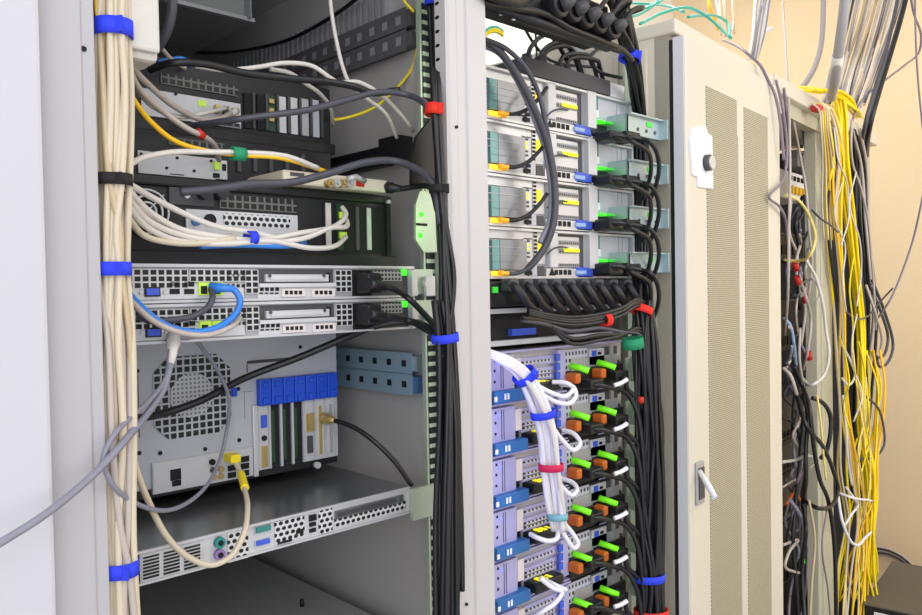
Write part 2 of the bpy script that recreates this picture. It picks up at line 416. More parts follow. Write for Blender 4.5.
# --- 1U servers with square vents
z1 = RK.hit(408, 266.5, VR)[1]; zp = z1-RK.hit(404.5, 298, VR)[1]; z0 = z1-zp+.0012
UA, UB = .295, RK.hit(412, 280, VR)[0]
def one_u():
    t = thing('rack_server', 'upper of two thin silver servers with square vents and a blue network cable', 'server', ((UA+UB)/2, 1.15, z0), RK, 'thin silver servers')
    part(t, 'chassis', MB().box(UA, UB, VR, 1.5, z0, z1), 'steel')
    mb = MB().box(UA, UB, VR-.006, VR, z1-.0035, z1).box(UA, UB, VR-.006, VR, z0, z0+.003)
    mb.box(UA, UA+.002, VR-.006, VR, z0, z1)
    part(t, 'rim', mb, 'bright_steel')
    zt = z1-.006; up = .0092; zq = .0076
    def vent(x0, x1, nr, top=zt):
        a = RK.hit(x0, 275, VR)[0]; b = RK.hit(x1, 275, VR)[0]; nc = max(1, round((b-a)/up))
        return part(t, 'vent_panel', MB().box(a, a+nc*up, VR-.003, VR, top-nr*zq, top), 'vent_square', (a, VR, top-nr*zq))
    vent(124, 188, 3); vent(188.5, 243, 2); vent(244, 256, 4); vent(334, 351, 4)
    rpart(t, 'blank_plate', 'silver_panel', 126, 284.5, 243, 297.5, VR, .002)
    mb = MB(); rbox(mb, 144, 287, 160, 296.5, VR-.002, .002, 'black_plastic'); rbox(mb, 145.5, 288.5, 158.5, 295, VR-.003, .003, 'vga_blue')
    part(t, 'video_port', mb, 'vga_blue')
    for x in (140, 164): u, z = RK.hit(x, 292, VR); part(t, 'port_screw', MB().cyl((u, VR-.005, z), (u, VR, z), .0022), 'bright_steel')
    for x in (169.5, 184):
        for y in (281.5, 289):
            q = rpart(t, 'usb_port', 'black_hole', x, y, x+10, y+5, VR-.002, .001)
    mb = MB()
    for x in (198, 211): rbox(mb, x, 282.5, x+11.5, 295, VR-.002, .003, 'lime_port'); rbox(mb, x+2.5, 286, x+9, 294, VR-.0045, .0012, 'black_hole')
    part(t, 'network_port', mb, 'lime_port')
    mb = MB()
    for i in range(4):
        for y in (273.5, 284): rbox(mb, 226.5+i*5, y+i*.05, 229.5+i*5, y+3.3, VR-.002, .001)
    part(t, 'small_openings', mb, 'black_hole')
    mb = MB(); rbox(mb, 257, 269, 333, 285.5, VR-.0005, .001, 'charcoal'); rbox(mb, 264, 274.5, 327, 281.5, VR-.002, .004, 'bright_steel')
    rbox(mb, 270, 276, 322, 279.5, VR-.006, .002, 'silver_panel'); rbox(mb, 326, 272.5, 330, 281.5, VR-.002, .001, 'black_hole')
    for x in (267, 321): u, z = RK.hit(x, 276, VR); mb.cyl((u, VR-.0085, z), (u, VR-.006, z), .002, 8, 'charcoal')
    part(t, 'expansion_slot', mb, 'steel')
    rpart(t, 'slot_ledge', 'silver_panel', 257, 283.5, 334, 286.5, VR, .006)
    mb = MB(); rbox(mb, 257, 286.5, 334, 297, VR, .0015, 'silver_panel')
    for i in range(4): rbox(mb, 260+i*5.1, 287.5, 263.4+i*5.1, 291, VR-.0015, .001, 'black_hole'); rbox(mb, 259.5+i*5.1, 292.5, 263+i*5.1, 294, VR-.0015, .001, 'black_hole')
    part(t, 'lower_strip', mb, 'silver_panel')
    for xa in (281, 311):
        mb = MB(); rbox(mb, xa, 289, xa+23, 296.5, VR-.002, .003, 'pink_label')
        for i in range(4): rbox(mb, xa+4+i*4.6, 290.6, xa+7+i*4.6, 294.3, VR-.005, .001, 'black_hole')
        part(t, 'module_connector', mb, 'pink_label')
    mb = MB(); rbox(mb, 352, 270, 407, 296, VR-.001, .001, 'black_hole'); rbox(mb, 370, 270.5, 407, 295.5, VR-.002, .003, 'charcoal')
    o = part(t, 'power_supply', mb, 'charcoal')
    u0, u1, za, zb = rc(RK, 371, 271, 399, 281, VR)
    part(o, 'vent', MB().box(u0, u1, VR-.0065, VR-.005, za, zb), 'vent_fine', (u0, VR, za))
    rpart(o, 'status_light', 'led_green', 401, 269.5, 406, 275.5, VR-.005, .003, b=.001)
    rpart(o, 'pull_handle', 'bright_steel', 406.5, 270, 413, 296, VR-.003, .012, b=.001)
    mb = MB().box(UB+.001, UB+.04, VR-.002, VR+.001, z0+.004, z1-.004)
    part(t, 'mounting_ear', mb, 'zinc')
    u, z = RK.hit(423, 284, VR); part(t, 'thumb_screw', MB().cyl((u, VR-.012, z), (u, VR, z), .006), 'bright_steel')
    return t
s1 = one_u()
s2 = dup(s1, None, -zp, 'lower of two thin silver servers with square vents, above the grey tower')
for nm, dy, lb in (('a', 0, 'black power cable plugged into the upper thin silver server'), ('b', 31, 'black power cable plugged into the lower thin silver server')):
    c = cable(lb, [(366, 283+dy, VR-.022), (380, 285+dy*.98, VR-.034), (392, 288+dy*.93, VR-.040), (408, 298+dy*.72, VR-.04), (425, 315+dy*.45, .83), (438, 332+dy*.25, .785), (443, 352+dy*.2, .77)], .0046, 'black_cable', name='power_cable')
    u0, u1, za, zb = rc(RK, 354, 273.5+dy, 369, 293+dy, VR-.002)
    part(c, 'plug', MB().box(u0, u1, VR-.034, VR-.003, za, zb), 'black_plastic', b=.003)
    q = [RK.w(*(lambda h: (h[0], VR-.036, h[1]))(RK.hit(x, y+dy*.97, VR-.036))) for x, y in ((369, 284), (376, 285), (384, 286.5), (389, 287))]
    part(c, 'strain_relief', MB().tube(q, [.0085, .0075, .0062, .005], 10), 'black_plastic')

# --- grey tower with blue clips
VT = 1.046
uT1, zT0 = RK.hit(339, 461, VT); zT1 = s2.location.z - .004
t = thing('tower_server', 'large grey tower server with round fan grille and row of blue slot clips', 'server', (.51, 1.28, zT0))
part(t, 'case', MB().box(.30, uT1, VT, 1.50, zT0+.011, zT1), 'tower_grey', b=.002)
u0, u1, za, zb = rc(RK, 152, 358.5, 231, 431, VT); c = .021
mb = MB().prism([(u0+c, za), (u1-c, za), (u1, za+c), (u1, zb-c), (u1-c, zb), (u0+c, zb), (u0, zb-c), (u0, za+c)], VT-.002, VT+.001)
gr = part(t, 'fan_grille', mb, 'fan_grille', (u0, VT, za))
uc, zc = RK.hit(191, 395, VT)
part(gr, 'fan_hub', MB().cyl((uc, VT-.004, zc), (uc, VT, zc), .031, 28), 'hub_mesh')
u0, u1, za, zb = rc(RK, 255.5, 379.6, 334, 396, VT)
cl = (u1-u0)/7
for i in range(7):
    mb = MB().box(u0+i*cl+.0006, u0+(i+1)*cl-.0006, VT-.012, VT, za, zb)
    mb.box(u0+i*cl+cl*.25, u0+i*cl+cl*.75, VT-.015, VT-.012, za+.002, za+.012).box(u0+i*cl+cl*.3, u0+i*cl+cl*.7, VT-.014, VT-.012, zb-.012, zb-.004)
    part(t, 'slot_clip', mb, 'clip_blue', b=.0012)
zs0 = RK.hit(334, 457, VT)[1]; zs1 = za
kinds = ['gold', 'open', 'open', 'open', 'serial', 'plate', 'plate']
for i, k in enumerate(kinds):
    a = u0+i*cl+cl*.12; b = u0+(i+1)*cl-cl*.12
    mb = MB()
    if k == 'open': mb.box(a, b, VT-.001, VT+.001, zs0+.004, zs1, 'black_hole').box(a+.002, a+.007, VT-.0012, VT, zs0+.01, zs1-.01, 'circuit_green')
    else:
        mb.box(a, b, VT-.003, VT+.001, zs0+.002, zs1, 'bright_steel')
        h = zs1-zs0
        if k == 'gold': mb.box(a+.003, b-.003, VT-.006, VT, zs0+.006, zs0+h*.38, 'gold').box(a+.003, b-.003, VT-.006, VT, zs0+h*.66, zs0+h*.85, 'vga_blue').cyl(((a+b)/2, VT-.006, zs0+h*.5), ((a+b)/2, VT, zs0+h*.5), .004, 10, 'black_hole')
        if k == 'serial': mb.box(a+.003, b-.003, VT-.006, VT, zs0+h*.15, zs0+h*.42, 'charcoal').box(a+.002, b-.002, VT-.010, VT, zs0+h*.5, zs0+h*.78, 'gold')
        if k == 'plate': mb.box(a+.005, b-.005, VT-.005, VT, zs0+.01, zs1-.012, 'gold' if i == 5 else 'steel')
    part(t, 'expansion_slot' if k != 'plate' else 'slot_cover', mb, 'bright_steel')
for i in range(8):
    a = u0+i*cl; part(t, 'slot_rib', MB().box(a-cl*.1, a+cl*.1, VT-.004, VT, zs0+.002, zs1), 'tower_grey')
ua, ub, zc, zd = rc(RK, 251, 404, 257, 470, VT)
part(t, 'bright_side_strip', MB().box(ua, ub, VT-.006, VT, zs0-.006, zs1+.002), 'bright_steel', b=.001)
mb = MB(); rbox(mb, 151, 463, 252, 475, VT, .004, 'bright_steel'); rbox(mb, 153, 464.8, 209, 481.5, VT-.004, .001, 'silver_panel')
io = part(t, 'port_panel', mb, 'bright_steel')
mb = MB(); rbox(mb, 170, 470, 181, 479, VT-.005, .001, 'black_hole'); rbox(mb, 172, 481, 181, 485, VT-.005, .001, 'black_hole')
part(io, 'network_port', mb, 'black_hole')
for (x, y, m) in ((212, 460, 'black_hole'), (213, 468, 'charcoal'), (213.5, 475, 'gold'), (221, 467, 'gold'), (221, 474, 'gold')):
    u, z = RK.hit(x, y+2, VT-.005); part(io, 'audio_jack', MB().cyl((u, VT-.008, z), (u, VT-.004, z), .0042), m)
for (x, y) in ((228, 466), (228, 473), (241, 457), (241, 464), (241, 471)):
    rpart(io, 'usb_port', 'black_hole', x, y, x+8, y+4, VT-.005, .001)
for xx, yy in ((137, 371), (139, 453), (160, 453), (239, 440), (300, 347), (158, 341), (238, 389), (205, 449)):
    u, z = RK.hit(xx, yy, VT); part(t, 'screw_hole', MB().cyl((u, VT-.0015, z), (u, VT, z), .003, 8), 'black_hole')
rpart(t, 'latch', 'clip_blue', 231, 388, 236, 396, VT, .004)
for (x0, y0, x1, y1) in ((247, 364, 300, 356.5), (246.5, 364.5, 247.5, 372), (244, 392, 253, 391.2), (244, 391, 244.8, 419), (138, 374, 139, 438)):
    rpart(t, 'panel_crease', 'charcoal', x0, y0, x1, y1, VT, .0008)
part(t, 'foot_rail', MB().box(.30, uT1-.002, VT+.002, 1.45, zT0-.001, zT0+.011), 'black_plastic')
u, z = RK.hit(315, 467, VT); part(t, 'thumb_screw', MB().cyl((u, VT-.010, z+.004), (u, VT, z+.004), .005), 'bright_steel')

# --- bottom thin server lying under the tower
zB1 = RK.hit(408, 487, VR)[1]; zB0 = RK.hit(408, 512, VR)[1]
t = thing('rack_server', 'lowest thin silver server with shiny lid under the grey tower', 'server', (.51, 1.15, zB0), RK)
uB = RK.hit(409, 500, VR)[0]
part(t, 'chassis', MB().box(.30, uB, VR, 1.52, zB0, zB1-.001), 'silver_panel')
part(t, 'lid', MB().box(.30, uB, VR+.001, 1.52, zB1-.001, zB1+.0005), 'lid_steel')
mb = MB().box(.30, uB, VR-.004, VR, zB1-.002, zB1+.001).box(.30, uB, VR-.004, VR, zB0-.001, zB0+.0015).box(uB-.002, uB, VR-.004, VR, zB0, zB1)
part(t, 'rim', mb, 'bright_steel')
mb = MB(); rbox(mb, 128, 557, 140, 584, VR, .001, 'black_hole'); rbox(mb, 141, 555, 204, 567, VR, .001, 'bright_steel')
n = 0
for i in range(3):
    for j in range(7):
        x = 143+i*20.5; y = 557.5+j*3.4-i*4.9
        rbox(mb, x, y, x+16, y+1.7-4.0, VR-.001, .001, 'black_hole')
part(t, 'power_supply_vent', mb, 'bright_steel')
for y, m in ((542, 'ps2_teal'), (554, 'ps2_purple')):
    u, z = RK.hit(218.5, y, VR)
    o = part(t, 'round_port', MB().cyl((u, VR-.006, z), (u, VR, z), .0068, 16), m)
    part(o, 'socket', MB().cyl((u, VR-.007, z), (u, VR-.0055, z), .0035, 10), 'black_hole')
def hexv(x0, y0, x1, y1):
    u0, u1, za, zb = rc(RK, x0, y0, x1, y1, VR)
    part(t, 'vent_panel', MB().box(u0, u1, VR-.002, VR, za, zb), 'vent_hex', (u0, VR, za))
hexv(227, 533, 248, 557); hexv(274, 522, 304, 536); hexv(318, 510, 332, 531); hexv(334, 517, 405, 507+2)
for (x0, y0, x1, y1, m, nm) in ((255.5, 527, 270, 528.5, 'serial_teal', 'serial_port'), (256, 540.5, 269, 541.5, 'vga_blue', 'video_port')):
    mb = MB(); rbox(mb, x0-2, y0, x1+2, y1+1, VR, .003, 'bright_steel'); rbox(mb, x0, y0+.6, x1, y1+.9, VR-.003, .003, m)
    part(t, nm, mb, m)
for (x0, y0, x1, y1) in ((295, 530, 302.5, 532), (308.5, 515.5, 315.5, 519.5), (309, 523, 315, 525), (309, 529, 315, 531), (277, 542, 291, 540.5)):
    rpart(t, 'port', 'black_hole', x0, y0, x1, y1, VR, .003)
mb = MB(); rbox(mb, 334, 511, 402, 501.5, VR, .004, 'lid_steel'); rbox(mb, 338, 513, 396, 502, VR-.004, .001, 'charcoal')
part(t, 'expansion_slot', mb, 'lid_steel')
rpart(t, 'mounting_ear', 'zinc', 411, 489, 438, 513, .88, .004)
part(t, 'ear_arm', MB().box(uB, uB+.004, .88, 1.0, zB0+.004, zB1-.004), 'zinc')

# --- black server lid at the bottom
zF = RK.hitu(310, 585, .77)[1]
t = thing('rack_server', 'dark flat topped machine at the bottom of the first rack', 'server', (.5, 1.2, zF-.2))
part(t, 'chassis', MB().box(.24, .77, .95, 1.6, zF-.2, zF-.002), 'black_metal')
part(t, 'lid', MB().box(.24, .77, .93, 1.6, zF-.002, zF), 'lid_dark')
u, v = RK.hitz(302, 606, zF); part(t, 'lid_knob', MB().cyl((u, v, zF), (u, v, zF+.012), .004, r1=.003), 'black_plastic')

# --- third chassis with fan guard, green jacks and white cards
V3 = .93
zt = RK.hit(387, 197, V3)[1]; zb = RK.hit(387, 258, V3)[1]; u1 = RK.hit(388, 230, V3)[0]
t = thing('rack_server', 'black machine with round fan guard and a silver port strip', 'server', (.5, 1.2, zb))
part(t, 'chassis', MB().box(.295, u1, V3, 1.5, zb, zt), 'black_metal')
part(t, 'top_lip', MB().box(.295, u1+.004, V3-.006, V3+.05, zt-.011, zt+.001), 'black_plastic', b=.003)
part(t, 'bottom_tray', MB().box(.295, u1+.004, V3-.012, V3+.05, zb-.016, zb+.002), 'black_metal', b=.001)
uc, zc = RK.hit(145, 212, V3)
fg = MB()
for r in (.011, .0185, .026): fg.ring((uc, V3-.006, zc), (0, 1, 0), r, .0015)
for a in (45, 135):
    d = Vector((math.cos(math.radians(a)), 0, math.sin(math.radians(a))))*.03
    fg.tube([Vector((uc, V3-.005, zc))-d, Vector((uc, V3-.005, zc))+d], .0011, 6)
fan = part(t, 'fan_opening', MB().cyl((uc, V3-.002, zc), (uc, V3+.001, zc), .030, 30), 'black_hole')
part(fan, 'fan_guard', fg, 'bright_steel')
part(fan, 'fan_hub', MB().cyl((uc, V3-.003, zc), (uc, V3, zc), .011, 20), 'fan_green')
rpart(t, 'power_plate', 'charcoal', 168, 187, 213, 207, V3, .003)
u, z = RK.hit(185.5, 196, V3); part(t, 'screw', MB().cyl((u, V3-.006, z), (u, V3, z), .0035, 10), 'bright_steel')
for x in (201, 218):
    u, z = RK.hit(x, 193.5, V3); part(t, 'round_socket', MB().cyl((u, V3-.016, z), (u, V3, z), .0085, 16), 'black_rubber')
def hp(t, nm, m, x0, y0, x1, y1, v, th=.002):
    u0, u1, za, zb = rc(RK, x0, y0, x1, y1, v); return part(t, nm, MB().box(u0, u1, v-th, v+.001, za, zb), m, (u0, v, za))
hp(t, 'vent_panel', 'vent_black', 219, 194, 296, 213, V3)
mb = MB(); rbox(mb, 185, 209, 297, 247, V3, .003, 'silver_panel')
io = part(t, 'port_strip', mb, 'silver_panel')
hp(io, 'vent', 'vent_hex', 223, 213, 290, 229, V3-.003, .001)
for x, y, m in ((195.5, 221, 'tab_blue'), (209.5, 220, 'black_hole')):
    u, z = RK.hit(x, y, V3-.003); part(io, 'round_port', MB().cyl((u, V3-.007, z), (u, V3-.002, z), .006 if m != 'black_hole' else .0075, 16), m)
for (x0, x1, m) in ((325, 331, 'pale_cable'), (336, 343, 'circuit_green'), (355, 359, 'charcoal'), (366, 371, 'steel')):
    rpart(t, 'card_bracket', m, x0, 203+(x0-325)*.12, x1, 250, V3-.001, .002)
rpart(t, 'slot_void', 'black_hole', 322, 203, 384, 254, V3, .001)
for y in (212, 232): rpart(t, 'green_jack', 'lime_port', 338, y, 345, y+7, V3-.001, .006, b=.001)
rpart(t, 'rack_ear_plate', 'black_metal', 384, 202, 389, 258, V3, .006)
u, z = RK.hit(387, 202, V3-.006); part(t, 'corner_screw', MB().cyl((u, V3-.012, z), (u, V3-.005, z), .003, 10), 'bright_steel')

# --- cream network switch on its lid
V4 = .905
u0, u1, za, zb = rc(RK, 283, 166, 388, 198, V4)
zs = zt+.0025
t = thing('network_switch', 'small cream desktop switch with red label lying on black machine', 'network switch', ((u0+u1)/2, 1.0, zs))
part(t, 'case', MB().box(u0, u1, V4, V4+.17, zs, zb-.004), 'switch_cream', b=.003)
o = rpart(t, 'label_strip', 'charcoal', 290, 172, 304, 177, V4, .001)
for x, m in ((327, 'gold'), (333, 'bright_steel'), (339, 'gold'), (346, 'bright_steel')):
    u, z = RK.hit(x, 184, V4); part(t, 'coaxial_jack', MB().cyl((u, V4-.012, z), (u, V4, z), .0055, 12).cyl((u, V4-.016, z), (u, V4-.012, z), .0025, 10), m)
mb = MB(); u, z = RK.hit(348, 181, V4); mb.tube([(u-.012, V4-.016, z), (u, V4-.018, z+.004), (u+.02, V4-.012, z)], .004, 10)
part(t, 'silver_knob', mb, 'bright_steel')
rpart(t, 'red_label', 'tape_red', 356, 180, 364, 187, V4, .001)
cable('black power cord plugged into the right end of the cream switch', [(392, 188, .90), (402, 188.5, .885), (413, 187, .87), (424, 186, .84), (432, 190, .80), (437, 210, .78)], .0042, 'black_cable', name='power_cable', plug=[('black_plastic', .030, .0085, False)])

# --- second and first black tower cases lying above
def black_case(label, v, x1, yt, yb, zt=None, zb=None):
    u1, zT = RK.hit(x1, yt, v); _, zB = RK.hit(x1, yb, v)
    zT = zt or zT; zB = zb or zB
    t = thing('rack_server', label, 'server', (.5, 1.3, zB))
    part(t, 'chassis', MB().box(.305, u1, v, 1.55, zB, zT), 'black_metal', b=.002)
    return t, u1, zB, zT
t, u1, zB2, zT2 = black_case('black machine with blank silver plate resting above the fan machine', 1.0, 331, 153, 185, zb=zs+.0015)
hp(t, 'vent_panel', 'vent_black', 168, 137, 224, 151, 1.0)
mb = MB(); rbox(mb, 137, 150.5, 215, 180, 1.0, .003, 'silver_panel')
io = part(t, 'port_plate', mb, 'silver_panel')
for x, y in ((141, 154), (177, 158), (166.5, 168), (194, 171), (211, 161)):
    u, z = RK.hit(x, y, .997); part(io, 'screw_hole', MB().cyl((u, .9955, z), (u, .998, z), .002, 8), 'black_hole')
mb = MB(); rbox(mb, 213, 160, 226, 180, 1.0, .004, 'silver_panel')
rbox(mb, 213.5, 162, 219, 170, .996, .004, 'lime_port'); rbox(mb, 213.5, 173, 219.5, 178, .996, .001, 'black_hole'); rbox(mb, 222, 164, 226, 171, .996, .001, 'black_hole')
part(t, 'jack_plate', mb, 'silver_panel')
rpart(t, 'cutout_mark', 'black_hole', 170, 173.5, 184, 175.5, .997, .001)
for x0 in (236, 252, 268, 284, 300): rpart(t, 'slot_rib', 'charcoal', x0, 148+(x0-236)*.1, x0+4, 172, 1.0, .004)
t, u1, zB1c, zT1c = black_case('topmost black machine with four silver card slots and a grey port plate', 1.03, 330, 89, 150, zb=zT2+.002)
hp(t, 'vent_panel', 'vent_black', 160, 73, 238, 97, 1.03)
mb = MB(); rbox(mb, 140, 88, 240, 129, 1.03, .003, 'silver_panel')
io = part(t, 'port_plate', mb, 'silver_panel')
rpart(io, 'green_sticker', 'lime_port', 198, 100, 206, 107, 1.027, .001)
for i, x in enumerate((214, 222, 231)): rpart(io, 'port', 'gold' if i != 1 else 'charcoal', x, 105+i*1.5, x+5, 114+i*1.5, 1.027, .006)
u, z = RK.hit(175.5, 94, 1.027); part(io, 'screw_hole', MB().cyl((u, 1.0255, z), (u, 1.028, z), .0022, 8), 'black_hole')
hp(io, 'lower_vent', 'vent_black', 205, 119, 240, 128, 1.027, .001)
for (x0, m) in ((243, 'black_hole'), (256, 'black_hole'), (267, 'circuit_green'), (278, 'silver_panel'), (289.5, 'silver_panel'), (300.5, 'steel'), (311, 'bay_grey')):
    q = rpart(t, 'card_slot', m, x0, 93+(x0-243)*.1, x0+7.5, 129+(x0-243)*.13, 1.03, .003)
    if m == 'circuit_green':
        for yy in (99, 108, 117): rpart(q, 'gold_jack', 'gold', x0+1, yy, x0+6, yy+5, 1.027, .004)
    rpart(t, 'slot_rib', 'charcoal', x0+8, 93+(x0-243)*.1, x0+11, 129+(x0-243)*.13, 1.03, .005)
u0 = RK.hit(140, 100, 1.03)[0]
part(t, 'lower_lip', MB().box(.305, u1, 1.018, 1.03, zB1c, zB1c+.016), 'black_plastic', b=.002)

# --- black tray at the very top
uA, zA = RK.hit(168, 2, 1.2); uB_, _ = RK.hit(252, 23, 1.2)
t = thing('equipment_tray', 'dark tray with bright front edge at the top of the first rack', 'tray', (.4, 1.4, zA))
part(t, 'tray_body', MB().box(.25, uB_, 1.2, 1.66, zA, zA+.12), 'lid_dark')
part(t, 'front_edge', MB().box(.25, uB_, 1.19, 1.2, zA-.002, zA+.004), 'bright_steel')
part(t, 'tray_divider', MB().box(uB_-.014, uB_-.011, 1.18, 1.2, zA, zA+.08), 'steel')

# ------------------------------------------------------------------ first rack: cables
bundle([(113, -25, .80, .016, .013), (113, 28, .80, .0165, .014), (114, 95, .80, .0185, .016), (113, 180, .80, .0165, .014), (112, 230, .80, .0165, .014), (112, 270, .80, .0155, .013),
        (115, 340, .80, .018, .015), (116, 430, .80, .0175, .015), (117, 520, .80, .0165, .014), (119, 568, .80, .0155, .013), (121, 645, .80, .0175, .015)],
       17, .0036, ['beige_cable', 'beige_cable', 'tan_cable', 'beige_cable', 'greige_cable'], 'beige network cable strapped into the thick bundle along the left post', 'beige cables along the left post', jit=.22)
for q, h, m, lb in (((113, 29, .80), .0165, 'strap_blue', 'blue strap at the top of the beige cable bundle'),
                    ((112.5, 180, .80), .0115, 'strap_black', 'black strap on the beige cable bundle'),
                    ((111.5, 269, .80), .0135, 'strap_blue', 'blue strap on the beige cable bundle beside the upper thin server'),
                    ((119, 568, .80), .0145, 'strap_blue', 'lowest blue strap on the beige cable bundle')):
    strap(lb, q, .0192, .017, h, m)
cable('thin yellow cable running down beside the top of the beige bundle', [(96, -20, .80), (97, 10, .80), (100, 35, .80), (105, 70, .815), (110, 110, .82)], .0024, 'orange_yellow')
cable('yellow cable sagging across the black machines from the beige bundle', [(128, 90, .82), (133, 99, .835), (150, 121, .86), (175, 141, .88), (205, 150.5, .89), (237, 155, .89), (280, 158, .89), (325, 171, .91)], .0030, 'orange_yellow')
cable('pale grey cable running with the yellow cable under the green strap', [(127, 166, .82), (145, 157, .85), (175, 152, .87), (205, 152, .885), (238, 152.5, .888), (285, 156, .89), (318, 168, .90)], .0034, 'pale_cable')
strap('green strap holding the yellow and grey cables together', (238, 154, .889), .0092, .0085, .017, 'strap_green', ax=(1, 0, -.02), tail=False)
cable('greige cable leaving the beige bundle for the topmost black machine', [(124, 40, .81), (131, 63, .83), (150, 86, .89), (175, 107, .94), (200, 119, .97), (218, 119, .99), (234, 112, 1.02)], .0036, 'greige_cable', plug=('pale_cable', .02, .005, True))
cable('greige cable with a red tape ring below the topmost black machine', [(126, 62, .815), (140, 90, .86), (165, 113, .90), (188, 129, .91), (203, 136, .92), (215, 146, .95), (219, 160, .985)], .0036, 'greige_cable')
strap('red tape ring around a greige cable', (200, 134, .917), .0048, .0048, .012, 'tape_red', ax=(.8, .1, -.55), tail=False)
cable('greige cable curving behind the red taped cable', [(126, 55, .815), (135, 85, .87), (155, 108, .93), (180, 117, .96), (205, 113, .985), (226, 108, 1.02)], .0030, 'pale_cable')
cable('black cable sweeping from the topmost black machine to the red strap', [(185, 127, 1.0), (225, 121, .93), (262, 116, .90), (310, 109.5, .875), (350, 99, .86), (380, 92, .85), (408, 95, .835), (425, 104, .80), (434, 116, .785), (437, 150, .78)], .0044, 'dark_grey_cable')
cable('thick black cable lying across the cream switch', [(180, 192, .885), (215, 189, .875), (250, 184, .87), (290, 182.5, .865), (330, 173, .86), (365, 162.5, .85), (395, 161, .84), (418, 170, .81), (433, 185, .785), (440, 225, .775)], .0050, 'dark_grey_cable')
cable('thick black cable lying over the topmost black machine', [(150, 70, .95), (172, 63, .92), (205, 64, .91), (245, 73, .90), (290, 78.5, .89), (330, 82, .88), (355, 87, .875), (372, 93, .87), (400, 90, .85)], .0050, 'black_cable')
cable('pale cable dropping from above to the black machines', [(329, -25, .95), (331, 8, .95), (336, 39, .95), (343, 68, .94), (349, 82, .93), (366, 98, .93), (385, 113, .93), (397, 138, .95)], .0030, 'pale_cable')
cable('pale cable arching from the topmost black machine past the side wall', [(195, 66, .96), (225, 70, .95), (258, 67, .94), (285, 63, .93), (312, 66, .92), (338, 82, .91), (358, 82, .90), (380, 94, .89), (398, 112, .90), (413, 131, .93)], .0032, 'pale_cable')
cable('short pale cable arching onto the topmost black machine', [(270, 69, .95), (290, 73, .95), (306, 84, .96), (318, 92, .97), (330, 107, 1.0), (333, 125, 1.04)], .0030, 'pale_cable')
cable('thin yellow cable looping behind the pale cables', [(326, 121, 1.04), (350, 117, 1.02), (375, 107, 1.0), (395, 90, .97), (412, 68, .95), (419, 40, .93)], .0024, 'yellow_cable')
cable('thin yellow cable crossing the top corner of the rack rail', [(396, -15, .93), (405, 2, .92), (414, 12, .915)], .0022, 'yellow_cable')
cable('black cable sagging along the side wall near the rack top', [(160, 50, .77, 'u'), (210, 53, .77, 'u'), (240, 51, .77, 'u'), (285, 41, .77, 'u'), (320, 24, .77, 'u'), (350, 4, .77, 'u'), (372, -15, .77, 'u')], .0034, 'black_cable')
for i in range(2):
    cable(('greige cable slanting below the beige box', 'blue cable behind the beige box')[i], ([(150, 35, .92), (163, 50, .95), (172, 60, .98), (185, 68, 1.0)], [(158, 63, 1.0), (170, 60, 1.0), (182, 59, 1.0), (190, 66, 1.02)])[i], .0036 if i else .0028, ('greige_cable', 'blue_cable')[i])
# beige sweep in front of the fan machine
sw = [(([(126, 188, .82), (150, 212, .86), (180, 229, .88), (215, 236, .885), (255, 240, .885), (300, 233, .89), (335, 226, .90), (346, 214, .915), (342, 207, .925)]), 'pale_cable', 'pale cable sweeping from the bundle to the upper green jack'),
      (([(126, 196, .82), (150, 222, .86), (185, 236, .88), (220, 241, .882), (262, 243, .882), (305, 238, .885), (330, 228, .89), (347, 226, .905), (345, 216, .925)]), 'pale_cable', 'pale cable sweeping from the bundle to the middle green jack'),
      (([(126, 204, .82), (148, 228, .86), (180, 241, .88), (225, 244, .88), (270, 241, .88), (310, 248, .885), (335, 246, .90), (346, 237, .92)]), 'pale_cable', 'pale cable sweeping from the bundle to the lower green jack'),
      (([(127, 183, .82), (155, 199, .86), (185, 214, .88), (215, 226, .885), (250, 232, .887), (285, 240, .89)]), 'pale_cable', 'straight pale cable slanting across the fan guard'),
      (([(124, 212, .82), (145, 236, .86), (175, 243, .875), (205, 243, .88), (235, 238, .882)]), 'beige_cable', 'lowest beige cable sweeping past the fan guard'),
      (([(125, 200, .82), (150, 216, .865), (178, 233, .885), (205, 240, .887), (232, 236, .889)]), 'greige_cable', 'greige cable under the pale cables by the fan guard')]
for p, m, lb in sw: cable(lb, p, .0036, m)
cable('flat blue cable under the pale cables of the fan machine', [(200, 246, .885), (225, 245, .884), (252, 245, .883), (285, 246, .885), (305, 243, .90)], .0038, 'blue_cable')
strap('blue strap around the pale cables in front of the fan machine', (251, 238, .884), .0115, .009, .011, 'strap_blue', ax=(1, 0, 0), tail=False)
# blue patch cable and its neighbours
cable('bright blue network cable looping across the two thin silver servers', [(117, 277, .81), (127, 291, .835), (142, 308, .86), (165, 325, .868), (192, 332, .868), (218, 327, .868), (236, 313, .868), (240, 300, .868), (234, 290, .872), (221, 288, .885)], .0040, 'blue_cable', plug=('blue_cable', .03, .0062, True))
cable('greige cable hanging below the blue network cable', [(118, 283, .81), (132, 302, .845), (155, 322, .862), (182, 333, .864), (210, 334.5, .865), (232, 326, .870), (240, 318, .89)], .0034, 'greige_cable')
cable('dark grey cable hooking down from the green port of the upper thin server', [(211, 289, .892), (212.5, 298, .88), (207, 308, .876), (193, 316, .876), (172, 320, .878), (150, 321, .88), (138, 316, .89)], .0038, 'dark_grey_cable')
cable('grey cable with pale connector crossing from the lower left to the thin servers', [(-30, 561, .70), (0, 543, .71), (40, 518, .72), (75, 491, .74), (100, 468, .755), (128, 437, .78), (150, 410, .82), (163, 390, .845), (170, 366, .865), (173, 345, .885)], .0037, 'grey_cable', plug=('pale_cable', .055, .0080, True))
cable('second grey cable splitting off the grey diagonal cable', [(170, 350, .878), (166, 377, .855), (150, 400, .82), (130, 418, .79), (114, 435, .772), (105, 452, .77), (102, 466, .77)], .0026, 'grey_cable')
